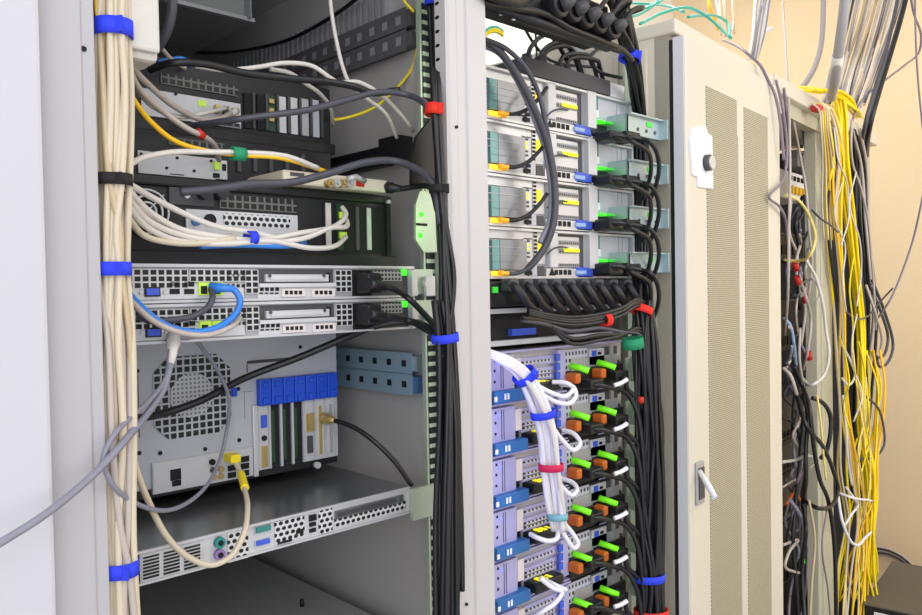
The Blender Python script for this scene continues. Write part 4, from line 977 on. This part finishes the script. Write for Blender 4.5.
part(d, 'centre_rib', MB().box(ua, ub, VD-.004, VD, .12, zt-.2), 'cabinet_cream', b=.001)
P = [(690, 128), (704, 126), (706, 133), (710.5, 137), (711.5, 189), (697, 187), (696, 177), (691, 175), (688, 140)]
o = part(d, 'lock_plate', MB().prism([CB.hit(x, y, VD) for x, y in P], VD-.004, VD), 'paper')
u, z = CB.hit(706, 163, VD-.004)
part(o, 'dial', MB().cyl((u, VD-.014, z), (u, VD-.003, z), .017, 24), 'charcoal')
part(o, 'dial_cap', MB().cyl((u+.003, VD-.018, z), (u+.003, VD-.012, z), .0135, 24), 'bright_steel')
u0, u1, za, zb = rc(CB, 694.5, 463, 702.5, 502, VD)
o = part(d, 'handle_plate', MB().box(u0, u1, VD-.006, VD, za, zb), 'steel', b=.004)
part(o, 'recess', MB().box(u0+.006, u1-.006, VD-.008, VD-.005, za+.012, zb-.012), 'charcoal')
a = CB.hit(699.5, 471, VD-.008); b = CB.hit(715, 498, VD-.05)
part(o, 'lever', MB().tube([(a[0], VD-.008, a[1]), (a[0]*.5+b[0]*.5, VD-.03, a[1]*.5+b[1]*.5), (b[0], VD-.05, b[1])], [.005, .0065, .006], 8), 'paper')

# ------------------------------------------------------------------ open cabinet with yellow cables
uF = CB.hit(871, 300, 0)[0]; zf = CB.hit(874, 141, -.02)[1]
zf1 = CB.hit(877, 135, -.03)[1]
um0 = CB.hit(819, 300, 0)[0]; um1 = CB.hit(834, 300, 0)[0]
t = thing('server_cabinet', 'open cream cabinet crowded with tangled yellow and black cables', 'cabinet', ((uE+uF)/2, .4, 0), CB)
part(t, 'top_beam', MB().box(uE+.01, uF+.03, -.02, .03, zf-.01, zf1+.012), 'cabinet_cream', b=.004)
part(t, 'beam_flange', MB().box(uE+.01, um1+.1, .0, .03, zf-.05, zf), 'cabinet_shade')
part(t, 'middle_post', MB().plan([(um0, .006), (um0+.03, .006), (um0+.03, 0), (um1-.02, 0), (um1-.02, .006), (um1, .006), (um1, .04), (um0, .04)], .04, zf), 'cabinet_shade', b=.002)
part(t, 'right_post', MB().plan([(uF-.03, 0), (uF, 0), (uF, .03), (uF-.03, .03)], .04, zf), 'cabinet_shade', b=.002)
part(t, 'rear_panel', MB().box(uE, uF, .80, .82, .04, zf1), 'dark_steel')
part(t, 'side_panel', MB().box(uF-.01, uF, .03, .82, .04, zf), 'dark_steel')
part(t, 'roof', MB().box(uE+.01, uF+.02, .03, .86, zf1-.005, zf1+.01), 'cabinet_cream')
part(t, 'plinth', MB().box(uE+.01, uF, .02, .82, 0, .04), 'black_metal')
# equipment in the left bay
def unit(nm, lb, cat, x0, y0, x1, y1, v, m, dp=.45):
    u0, u1, za, zb = rc(CB, x0, y0, x1, y1, v)
    t = thing(nm, lb, cat, ((u0+u1)/2, v+dp/2, za), CB)
    part(t, 'case', MB().box(u0, u1, v, v+dp, za, zb), m, b=.003)
    return t, u0, u1, za, zb
t, u0, u1, za, zb = unit('media_converter', 'white box with yellow jacks high in the open cabinet', 'network device', 777, 167, 805, 203, .14, 'paper', .2)
for i in range(4):
    a = u0+(u1-u0)*(.42+.14*i); part(t, 'yellow_jack', MB().box(a, a+.02, .13, .141, za+.02, za+.045), 'orange_yellow')
    part(t, 'dark_port', MB().box(a, a+.02, .136, .141, za+.065, za+.08), 'black_hole')
t, u0, u1, za, zb = unit('cable_bracket', 'grey punched bracket at the top of the open cabinet', 'bracket', 798, 149, 813, 171, .16, 'steel', .05)
for i in range(3):
    for j in range(3): part(t, 'hole', MB().box(u0+.02+.05*i, u0+.045+.05*i, .157, .161, za+.012+.027*j, za+.022+.027*j), 'black_hole')
for i, (y0, y1, lb, m) in enumerate(((232, 262, 'black switch under the white box in the open cabinet', 'black_metal'), (300, 345, 'black machine halfway up the open cabinet', 'black_metal'), (400, 432, 'grey machine behind black cords in the open cabinet', 'charcoal'), (441, 462, 'dark blue machine in the open cabinet', 'dark_steel'), (474, 500, 'dark shelf machine below the white cable in the open cabinet', 'dark_steel'), (528, 560, 'black switch with green light low in the open cabinet', 'black_metal'), (588, 625, 'black machine at the bottom of the open cabinet', 'black_metal'))):
    t, u0, u1, za, zb = unit('rack_machine', lb, 'server', 776, y0, 814, y1, .15, m)
    part(t, 'front_rim', MB().box(u0, u1, .145, .15, zb-.006, zb), 'charcoal')
    if i == 5: part(t, 'green_light', MB().box(u0+.24, u0+.265, .140, .15, za+.03, za+.055), 'led_green')
    mb = MB()
    for k in range(6): mb.box(u0+.05+.055*k, u0+.085+.055*k, .147, .151, za+.02, za+.05)
    part(t, 'port_row', mb, 'black_hole')
# left bay cables
LB = [([(776, 80, -.045), (783, 110, -.045), (787, 150, -.045), (784, 178, -.045), (769, 197, -.045), (779, 206, -.045), (785, 218, -.04), (787, 240, -.02)], .0034, 'purple_grey', 'purple grey cord hooked around the door edge of the cream cabinet'),
      ([(784, 88, .02), (788, 130, .03), (790, 175, .04), (789, 230, .05), (790, 270, .07)], .004, 'purple_grey', 'purple grey cord hanging straight at the left of the open cabinet'),
      ([(793, 120, .06), (800, 155, .08), (806, 190, .08), (809, 230, .08), (812, 262, .08), (808, 300, .1)], .004, 'greige_cable', 'greige cord hanging past the punched bracket'),
      ([(796, 112, .08), (803, 130, .10), (805, 145, .12)], .006, 'grey_cable', 'short grey cord under the top beam'),
      ([(786, 195, .03), (800, 202, .03), (812, 222, .02), (815, 240, .02), (810, 255, .03), (798, 261, .04), (784, 260, .08)], .0042, 'pale_yellow', 'pale yellow cable looping out over the middle post'),
      ([(791, 200, .06), (789, 230, .06), (797, 255, .07), (799, 275, .07), (806, 297, .07), (811, 320, .08), (808, 350, .08), (803, 370, .09)], .0042, 'greige_cable', 'greige cord with red connectors in the open cabinet'),
      ([(800, 246, .06), (796, 262, .06), (798, 285, .06), (805, 310, .07), (801, 345, .08)], .0042, 'greige_cable', 'second greige cord with red connectors in the open cabinet'),
      ([(806, 260, .05), (816, 278, .04), (822, 300, .03), (826, 330, .03), (829, 355, .02), (824, 375, .03), (812, 385, .05), (802, 378, .08)], .0044, 'pale_cable', 'white cable loop hanging over the middle post'),
      ([(804, 282, .06), (814, 280, .05), (820, 292, .04), (816, 304, .05)], .004, 'pale_cable', 'small white loop beside the middle post'),
      ([(784, 318, .08), (790, 325, .07), (794, 345, .07), (796, 365, .08)], .0045, 'pale_blue', 'pale blue cable in the dark middle of the open cabinet'),
      ([(783, 368, .08), (790, 375, .06), (796, 392, .05), (800, 410, .06)], .005, 'greige_cable', 'thick greige cord end above the grey machine'),
      ([(794, 366, .06), (802, 385, .05), (809, 405, .04), (812, 430, .03), (815, 455, .03), (820, 480, .03), (828, 500, .03), (834, 540, .03), (836, 600, .03), (836, 640, .03)], .006, 'black_cable', 'thick black cord running down over the middle post'),
      ([(786, 362, .08), (797, 395, .05), (806, 425, .04), (822, 445, .02), (833, 470, .02), (838, 490, .02), (832, 505, .02), (818, 508, .03), (803, 500, .05)], .006, 'black_cable', 'black cord making a wide loop at the foot of the middle post'),
      ([(812, 398, .05), (822, 402, .03), (830, 415, .02), (830, 435, .02), (826, 452, .03), (821, 458, .05)], .0062, 'black_cable', 'black cord bulging out over the middle post'),
      ([(803, 395, .06), (808, 420, .05), (806, 445, .05), (806, 480, .05), (803, 505, .06), (806, 530, .06), (802, 570, .06), (806, 640, .06)], .006, 'black_cable', 'black cord hanging straight in the left bay'),
      ([(798, 385, .07), (803, 420, .06), (800, 460, .06), (796, 500, .06), (793, 540, .06), (796, 580, .06), (800, 640, .06)], .0055, 'black_rubber', 'dark cord hanging behind the straight black cord'),
      ([(782, 418, .08), (792, 422, .07), (800, 440, .07), (799, 470, .07)], .005, 'black_rubber', 'dark cord entering the bay from the door side'),
      ([(782, 462, .07), (795, 460, .06), (806, 456, .06), (815, 459, .06), (817, 466, .08)], .0045, 'pale_cable', 'white cable crossing the left bay above the dark shelf machine'),
      ([(783, 487, .07), (797, 478, .07), (810, 468, .06), (818, 460, .06)], .003, 'greige_cable', 'thin greige cable slanting up across the left bay'),
      ([(790, 500, .06), (800, 515, .05), (804, 530, .05), (802, 548, .06), (801, 575, .07)], .0055, 'grey_cable', 'grey cord by the green light'),
      ([(783, 545, .07), (798, 540, .06), (789, 552, .05), (785, 565, .05), (795, 572, .06), (800, 573, .07)], .0042, 'greige_cable', 'greige cable curl low in the left bay'),
      ([(809, 500, .04), (815, 540, .03), (812, 580, .03), (809, 640, .03)], .0035, 'tan_cable', 'tan cable hanging low in front of the middle post'),
      ([(817, 395, .03), (821, 425, .02), (823, 450, .02), (826, 480, .02)], .003, 'pale_yellow', 'pale yellow cable on the middle post'),
      ([(827, 510, .02), (822, 545, .01), (828, 590, .02), (832, 640, .02)], .0024, 'purple_grey', 'thin grey wire low on the middle post'),
      ([(812, 210, .03), (820, 218, .0), (829, 224, -.01), (838, 232, .0)], .003, 'dark_grey_cable', 'short dark wire crossing the middle post'),
      ([(786, 505, .08), (793, 494, .07), (800, 500, .08)], .005, 'orange_lever', 'orange connector lead low in the open cabinet')]
for i, (p, r, m, lb) in enumerate(LB):
    cable(lb, p if i == 0 else [(x, y, v-.085 if x > 805 else v-.05) for x, y, v in p], r, m, CB, k=7, n=7)
random.seed(21)
for i in range(22):
    y = random.uniform(170, 560); x = random.uniform(786, 806); ln = random.uniform(50, 130)
    w = [(x+random.uniform(-7, 7), y+ln*q, random.uniform(.0, .07)) for q in (0, .25, .5, .75, 1)]
    m = ('greige_cable', 'dark_grey_cable', 'black_rubber', 'purple_grey', 'grey_cable')[i % 5]
    cable({'greige_cable': 'greige', 'dark_grey_cable': 'dark grey', 'black_rubber': 'black', 'purple_grey': 'purple grey', 'grey_cable': 'grey'}[m]+' cord tangled among the machines of the left bay', w, random.uniform(.003, .005), m, CB, 'cords tangled in the left bay', k=6, n=6)
for i in range(12):
    y = random.uniform(120, 440); x = 838+(y-120)*.05+random.uniform(-8, 14); ln = random.uniform(70, 150)
    w = [(x+random.uniform(-6, 6)+ln*q*.05, y+ln*q, random.uniform(-.10, -.06)) for q in (0, .25, .5, .75, 1)]
    m = ('pale_yellow', 'pale_cable', 'yellow_cable')[i % 3]
    cable({'pale_yellow': 'thin pale yellow', 'pale_cable': 'thin white', 'yellow_cable': 'thin bright yellow'}[m]+' cable straying in front of the main yellow bundle', w, .0024, m, CB, 'stray cables before the yellow bundle', k=6, n=6)
for i, (x, y) in enumerate(((795, 263), (797, 277), (804, 295), (808, 352))):
    p = world(CB, (x, y, .0)); q2 = world(CB, (x+1.5, y+7, .0))
    solo('cable_connector', ['red connector on the greige cords, topmost of four', 'second red connector from the top on the greige cords', 'third red connector from the top on the greige cords', 'lowest red connector on the greige cords'][i], 'connector', MB().cyl(p, q2, .009, 10), 'tape_red', p, group='red connectors')
# --- yellow mass on the right
bundle([(838, 93, .03, .03, .02), (842, 118, -.045, .02, .02), (844, 160, -.045, .018, .02), (849, 210, -.04, .02, .02), (855, 270, -.04, .017, .02), (860, 330, -.04, .015, .02), (860, 390, -.04, .016, .02), (860, 430, -.04, .018, .02), (866, 465, -.05, .030, .03), (867, 500, -.05, .030, .03), (864, 535, -.04, .04, .03), (862, 580, -.03, .05, .03)],
       13, .0042, ['yellow_cable'], 'yellow network cable in the main hanging bundle of the open cabinet', 'yellow cables in the main bundle', RK if False else CB, jit=.25, k=5, seg=6)
bundle([(825, 105, .0, .02, .01), (833, 125, -.04, .022, .02), (838, 160, -.04, .03, .02), (835, 200, -.03, .03, .02), (837, 250, -.03, .03, .02), (841, 310, -.03, .022, .02), (843, 370, -.03, .020, .02), (846, 420, -.03, .022, .02), (850, 470, -.03, .05, .03), (856, 520, -.03, .05, .03), (852, 570, -.03, .06, .03), (848, 630, -.03, .06, .03)],
       8, .0036, ['orange_yellow', 'pale_yellow', 'beige_cable', 'yellow_cable'], lambda m: {'orange_yellow': 'orange yellow cable hanging left of the main yellow bundle', 'pale_yellow': 'pale yellow cable hanging left of the main yellow bundle', 'beige_cable': 'beige cable hanging left of the main yellow bundle', 'yellow_cable': 'bright yellow cable hanging left of the main yellow bundle'}[m], 'cables left of the main yellow bundle', CB, jit=.35, k=5, seg=6)
bundle([(871, 350, -.03, .04, .02), (874, 385, -.04, .05, .03), (873, 420, -.04, .04, .03), (868, 455, -.05, .05, .03), (868, 490, -.05, .05, .03), (862, 530, -.04, .07, .03), (858, 565, -.03, .08, .03), (856, 600, -.03, .09, .03)],
       10, .0032, ['yellow_cable', 'yellow_cable', 'orange_yellow'], 'yellow cable in the loose cluster at the lower right of the open cabinet', 'yellow cables in the lower cluster', CB, jit=.5, k=5, seg=6)
bundle([(852, 130, -.02, .03, .02), (860, 170, .0, .03, .02), (862, 220, .0, .035, .02), (866, 270, .0, .04, .02), (869, 320, -.01, .05, .02), (866, 370, .0, .05, .02), (862, 430, .0, .04, .02), (858, 500, .0, .05, .02)],
       8, .0052, ['black_cable', 'black_rubber', 'greige_cable'], lambda m: 'greige cord hanging behind the yellow cables' if m == 'greige_cable' else 'black cord hanging behind the yellow cables', 'cords behind the yellow cables', CB, jit=.4, k=5, seg=6)
YC = [([(872, 280, -.03), (884, 310, -.05), (893, 345, -.05), (888, 362, -.05), (879, 366, -.04), (876, 355, -.03)], .0052, 'dark_grey_cable', 'dark cord making the outermost loop right of the yellow cables'),
      ([(870, 285, -.03), (881, 312, -.05), (888, 338, -.05), (884, 355, -.05), (877, 358, -.04)], .0052, 'dark_grey_cable', 'dark cord making the inner loop right of the yellow cables'),
      ([(866, 285, -.04), (876, 315, -.06), (882, 340, -.06), (880, 352, -.05)], .0045, 'greige_cable', 'greige cord bowing right of the yellow cables'),
      ([(864, 395, -.04), (878, 408, -.07), (884, 430, -.08), (884, 445, -.08), (878, 455, -.07), (862, 459, -.06), (850, 460, -.03)], .0038, 'dark_grey_cable', 'thin dark cable circling out below the yellow bundle'),
      ([(852, 120, -.06), (851, 145, -.06), (853, 165, -.05), (860, 185, -.05), (868, 220, -.05), (871, 250, -.05), (874, 290, -.05), (876, 330, -.05)], .0038, 'greige_cable', 'greige cable crossing in front of the yellow bundle'),
      ([(834, 128, -.03), (832, 170, -.02), (828, 205, -.02), (829, 240, -.02), (834, 280, -.02), (838, 302, -.02)], .0046, 'black_cable', 'black cord bowing left of the hanging yellow cables'),
      ([(846, 312, -.06), (855, 318, -.07), (868, 316, -.06), (880, 302, -.06), (893, 288, -.1)], .003, 'dark_grey_cable', 'thin dark cable passing across the yellow bundle'),
      ([(842, 345, -.05), (850, 360, -.06), (855, 375, -.06), (848, 385, -.06), (842, 378, -.05)], .0036, 'pale_cable', 'white cable curl in front of the yellow bundle'),
      ([(843, 395, -.05), (846, 430, -.06), (848, 460, -.06), (852, 485, -.06)], .0036, 'pale_cable', 'white cable hanging in front of the lower yellow bundle'),
      ([(838, 496, -.06), (842, 520, -.08), (850, 540, -.09), (858, 545, -.09), (865, 538, -.09), (871, 532, -.07)], .0042, 'paper', 'white cable looping under the yellow cluster'),
      ([(846, 487, -.05), (853, 497, -.08), (858, 505, -.08), (851, 515, -.08), (845, 525, -.07)], .0036, 'paper', 'short white cable knot on the yellow cluster'),
      ([(836, 492, -.05), (850, 497, -.09), (868, 500, -.09), (872, 501, -.07)], .0034, 'paper', 'white cable tied across the yellow cluster'),
      ([(871, 535, -.06), (876, 550, -.07), (878, 575, -.07)], .003, 'yellow_cable', 'single yellow cable hanging toward the black box'),
      ([(846, 575, -.04), (844, 600, -.04), (842, 640, -.04)], .003, 'pale_yellow', 'pale yellow cable end hanging lowest beside the middle post'),
      ([(858, 560, -.06), (859, 590, -.06), (857, 640, -.06)], .003, 'pale_yellow', 'pale yellow cable end hanging below the yellow cluster')]
for p, r, m, lb in YC: cable(lb, p, r, m, CB, k=7, n=7)
# yellow heap over the top beam
bundle([(786, 90, .25, .03, .02), (800, 88, .12, .04, .02), (815, 91, .02, .04, .02), (832, 92, .0, .04, .02), (845, 101, -.02, .04, .02), (855, 112, -.03, .03, .02), (858, 117, .03, .03, .02)], 7, .0045, ['yellow_cable'], 'yellow cable heaped along the top beam of the open cabinet', 'yellow cables on the top beam', CB, jit=.3, k=5, seg=6)
for i in range(5):
    x = 819+i*2.2
    cable('pale yellow cable dropping from the red tape on the top beam', [(812+i*2, 103, -.03), (x, 110, -.045), (x+2, 130, -.05), (x+3.5+i, 165, -.03), (x+3+i*2, 200, -.02), (x+5+i*2, 240, -.02)], .0028, ('beige_cable', 'pale_yellow', 'orange_yellow')[i % 3], CB, 'cables dropping from the red tape', k=6, n=6)
p = world(CB, (817, 108, -.035)); solo('cable_tape', 'red tape around the cables on the top beam', 'tape', MB().box(p.x-.022, p.x+.022, p.y-.012, p.y+.012, p.z-.012, p.z+.008), 'tape_red', p, b=.006)

# ------------------------------------------------------------------ cables above the cabinets
VA = .25
def above(n, top, bot, v0, v1, r, mats, lb, grp, spread=(8, 6)):
    for i in range(n):
        a = (i+.5)/n-.5; m = mats[i % len(mats)]
        x0 = top[0]+a*spread[0]*2+random.uniform(-2, 2); x1 = bot[0]+a*spread[1]*2+random.uniform(-2, 2)
        ym = (top[1]+bot[1])/2
        cable(lb(m) if callable(lb) else lb, [(x0, top[1], v0), ((x0*.62+x1*.38)+random.uniform(-2, 2), ym-10, (v0+v1)/2), ((x0*.28+x1*.72)+random.uniform(-2, 2), (ym+bot[1])/2, v1), (x1, bot[1]+random.uniform(-3, 5), v1)], random.uniform(*r), m, CB, grp, k=6, n=7)
nmc = {'pale_cable': 'pale', 'greige_cable': 'greige', 'dark_grey_cable': 'dark grey', 'grey_cable': 'grey', 'tan_cable': 'tan', 'black_cable': 'black', 'conduit': 'light grey', 'beige_cable': 'beige', 'orange_yellow': 'orange'}
above(34, (884, -45), (844, 104), -.10, .05, (.003, .0052), ['greige_cable', 'pale_cable', 'grey_cable', 'tan_cable', 'dark_grey_cable', 'conduit', 'beige_cable'], lambda m: nmc[m]+' cable in the sheaf falling from the ceiling onto the open cabinet', 'cables falling onto the open cabinet', (30, 22))
for i, (dx, m) in enumerate(((0, 'black_cable'), (5, 'dark_grey_cable'))):
    cable(('thick black cable at the right of the sheaf above the open cabinet', 'dark grey cable beside the thick black one above the open cabinet')[i], [(914-dx*2, -40, -.12), (903-dx*1.5, 10, -.12), (890-dx, 55, -.1), (878-dx, 95, -.08), (870-dx, 125, -.06), (866-dx, 170, .03), (866-dx, 220, .05)], (.009, .0065)[i], m, CB)
cable('light grey conduit bending down to the yellow heap', [(823.5, -40, .3), (823, 20, .3), (821, 45, .28), (815, 66, .25), (806, 82, .22), (798, 92, .2)], .011, 'conduit', CB, name='conduit', cat='conduit', n=12)
c = cable('straight grey conduit with pale sleeve above the open cabinet', [(848, -40, -.16), (844, 10, -.15), (839.5, 45, -.13), (835, 78, -.1), (831, 98, -.05)], .0135, 'conduit', CB, name='conduit', cat='conduit', n=14)
q = [world(CB, z) for z in ((838, 56, -.122), (835.7, 73, -.105))]; part(c, 'sleeve', MB().cyl(q[0], q[1], .0155, 14), 'pale_cable')
above(9, (768, -30), (753, 56), .35, .30, (.004, .006), ['pale_cable', 'conduit', 'grey_cable'], lambda m: nmc[m]+' cable in the narrow sheaf behind the perforated door top', 'cables in the narrow sheaf', (9, 6))
strap('white tie around the narrow cable sheaf above the cabinets', (765, 30, .32), .03, .024, .01, 'paper', ax=(-.15, 0, 1), fr=CB, tail=False)
above(6, (722, -30), (727, 32), .6, .55, (.003, .004), ['greige_cable', 'pale_cable', 'tan_cable'], lambda m: nmc[m]+' cable hanging behind the cream cabinet top', 'thin cables behind the cream cabinet', (16, 8))
cable('orange cable hanging behind the cream cabinet top', [(709, -25, .6), (709, 5, .6), (713, 15, .6), (718, 30, .6)], .006, 'orange_yellow', CB)
T = [([(640, 24, .3), (665, 12, .3), (690, 8, .28), (706, 16, .25), (720, 28, .2), (731, 38, .15)], 'teal cable lying along the top of the cream cabinet'),
     ([(688, 17, .3), (702, 15.5, .35), (718, 16.5, .4), (727, 22, .4), (730, 38, .3)], 'teal cable looping behind the cream cabinet top'),
     ([(628, 14, .5), (645, 8, .5), (662, 0, .5), (675, -12, .5)], 'teal cable rising behind the left of the cream cabinet'),
     ([(626, 18, .5), (640, 14, .5), (655, 4, .5), (663, -10, .5)], 'second teal cable rising behind the left of the cream cabinet'),
     ([(628, 3, .6), (650, 4, .55), (668, 6, .45), (684, 12, .35)], 'teal cable crossing behind the blue strap')]
for p, lb in T: cable(lb, p, .0044, 'teal_cable', CB, k=7)
cable('grey purple cord sliding over the top edge of the cream cabinet', [(723, 40, .2), (735, 45, .1), (748, 54, .0), (760, 65, -.03), (767, 78, -.035), (775, 95, -.045), (780, 120, -.05), (784, 160, -.05)], .0036, 'purple_grey', CB)
cable('thin grey cord hanging from above in front of the open cabinet', [(781, -30, .2), (784, 20, .15), (787, 70, .05), (789, 110, -.03), (790, 180, -.05), (789, 230, -.05), (788, 290, -.03), (785, 335, .05)], .0036, 'greige_cable', CB)
cable('thin grey cord hanging straight near the right wall', [(915, -30, -.15), (915.5, 30, -.15), (918, 80, -.15), (924, 140, -.15)], .0034, 'purple_grey', CB)
cable('thin grey wire looping along the right wall and down to the yellow bundle', [(908, -25, -.14), (913, 10, -.14), (921, 35, -.14), (919, 52, -.12), (905, 65, -.1), (888, 78, -.08), (870, 92, -.05), (860, 103, -.03), (851, 128, -.05), (850, 140, -.05)], .0040, 'purple_grey', CB)
cable('thin dark wire curving down along the right wall', [(935, 130, -.2), (922, 200, -.18), (913, 240, -.15), (901, 275, -.12), (890, 300, -.1), (878, 318, -.06)], .0036, 'purple_grey', CB)

# ------------------------------------------------------------------ lower right corner
t = thing('cable_coil', 'grey cable coil hanging on the wall behind the black box', 'cable', (3.74, 1.0, .45))
pw, pz = RK.hitu(884, 585, 3.76)
for i in range(5):
    mb = MB().ring((3.795-.009*i, pw, pz), (1, 0, 0), .125+.011*i, .0046, 40)
    part(t, 'turn', mb, 'dark_grey_cable' if i % 2 else 'greige_cable')
zb = RK.hit(880, 600, .6)[1]
ztop = .47
pts = [CB.hitz(x, y, ztop) for x, y in ((864, 603), (893, 561), (936, 572), (912, 613))]
print('box top', pts)
a0 = pts[0]
d1 = Vector((pts[1][0]-a0[0], pts[1][1]-a0[1], 0)); L = d1.length; ang = math.atan2(d1.y, d1.x)
wp = CB.w(a0[0], a0[1], 0); BX = Frame(wp.x, wp.y, math.degrees(ang)+6.4)
t = thing('battery_unit', 'black box with dark brown top in the lower right corner', 'box', (L/2, -.15, 0), BX)
part(t, 'housing', MB().box(0, L, -.34, 0, .01, ztop-.004), 'black_plastic', b=.006)
part(t, 'top_cover', MB().box(-.004, L+.004, -.344, .004, ztop-.006, ztop), 'ups_top', b=.003)
part(t, 'front_label', MB().box(-.0055, -.003, -.26, -.03, ztop-.06, ztop-.02), 'paper')
for uu in (.03, L-.03):
    for vv in (-.31, -.03): part(t, 'foot', MB().cyl((uu, vv, 0), (uu, vv, .012), .015), 'black_rubber')

# ------------------------------------------------------------------ camera, lights
cam = bpy.data.cameras.new('camera'); co = bpy.data.objects.new('camera', cam); COL.objects.link(co)
cam.sensor_width = 36.0; cam.sensor_fit = 'HORIZONTAL'; cam.lens = 36.0*FPX/922.0; cam.clip_start = .05
from mathutils import Matrix
M = Matrix(((RT.x, UP.x, -FW.x, EYE.x), (RT.y, UP.y, -FW.y, EYE.y), (RT.z, UP.z, -FW.z, EYE.z), (0, 0, 0, 1)))
co.matrix_world = M
SC.camera = co
def area(name, loc, tgt, size, power, col=(1, 1, 1), sy=None):
    l = bpy.data.lights.new(name, 'AREA'); l.energy = power; l.color = col; l.shape = 'RECTANGLE'; l.size = size; l.size_y = sy or size
    o = bpy.data.objects.new(name, l); COL.objects.link(o); o.location = loc
    o.rotation_euler = (Vector(tgt)-Vector(loc)).to_track_quat('-Z', 'Y').to_euler()
    return o
for y in (214, 236):
    l = bpy.data.lights.new('green_diode', 'POINT'); l.energy = .018; l.color = (.25, 1, .1); l.shadow_soft_size = .006
    o = bpy.data.objects.new('green_diode', l); COL.objects.link(o); o.location = world(RK, (421, y, .862))
for y in (372, 424, 474, 525):
    l = bpy.data.lights.new('blue_diode', 'POINT'); l.energy = .045; l.color = (.42, .40, 1); l.shadow_soft_size = .008
    o = bpy.data.objects.new('blue_diode', l); COL.objects.link(o); o.location = world(RK, (503, y, .855))
area('ceiling_lamp', (-.4, -.9, 2.75), (.8, 1.1, 1.2), 1.6, 18, (1, .98, .96))
area('wall_fill', (2.7, -1.1, 2.2), (3.8, .9, .8), 1.0, 30, (1, .95, .86))  # added out of view to lift the lower part of the right wall
area('aisle_lamp', (1.7, -.6, 2.8), (1.6, 1.0, 1.2), 1.4, 14, (1, .97, .93))
area('rear_aisle_lamp', (2.6, 1.75, 2.9), (2.9, 1.6, 0), .9, 15, (1, .97, .93))
area('front_fill', (-.9, -1.3, 1.5), (.9, 1.1, 1.35), 2.4, 34, (.95, .97, 1), 1.8)  # unseen fill light added behind the camera to brighten the rack interiors
w = bpy.data.worlds.new('room_light'); SC.world = w; w.use_nodes = True
w.node_tree.nodes['Background'].inputs['Color'].default_value = (.93, .95, 1, 1)
w.node_tree.nodes['Background'].inputs['Strength'].default_value = .8
SC.view_settings.view_transform = 'Standard'; SC.view_settings.look = 'None'
SC.view_settings.exposure = -0.17; SC.view_settings.gamma = 1.0; SC.view_settings.use_curve_mapping = False
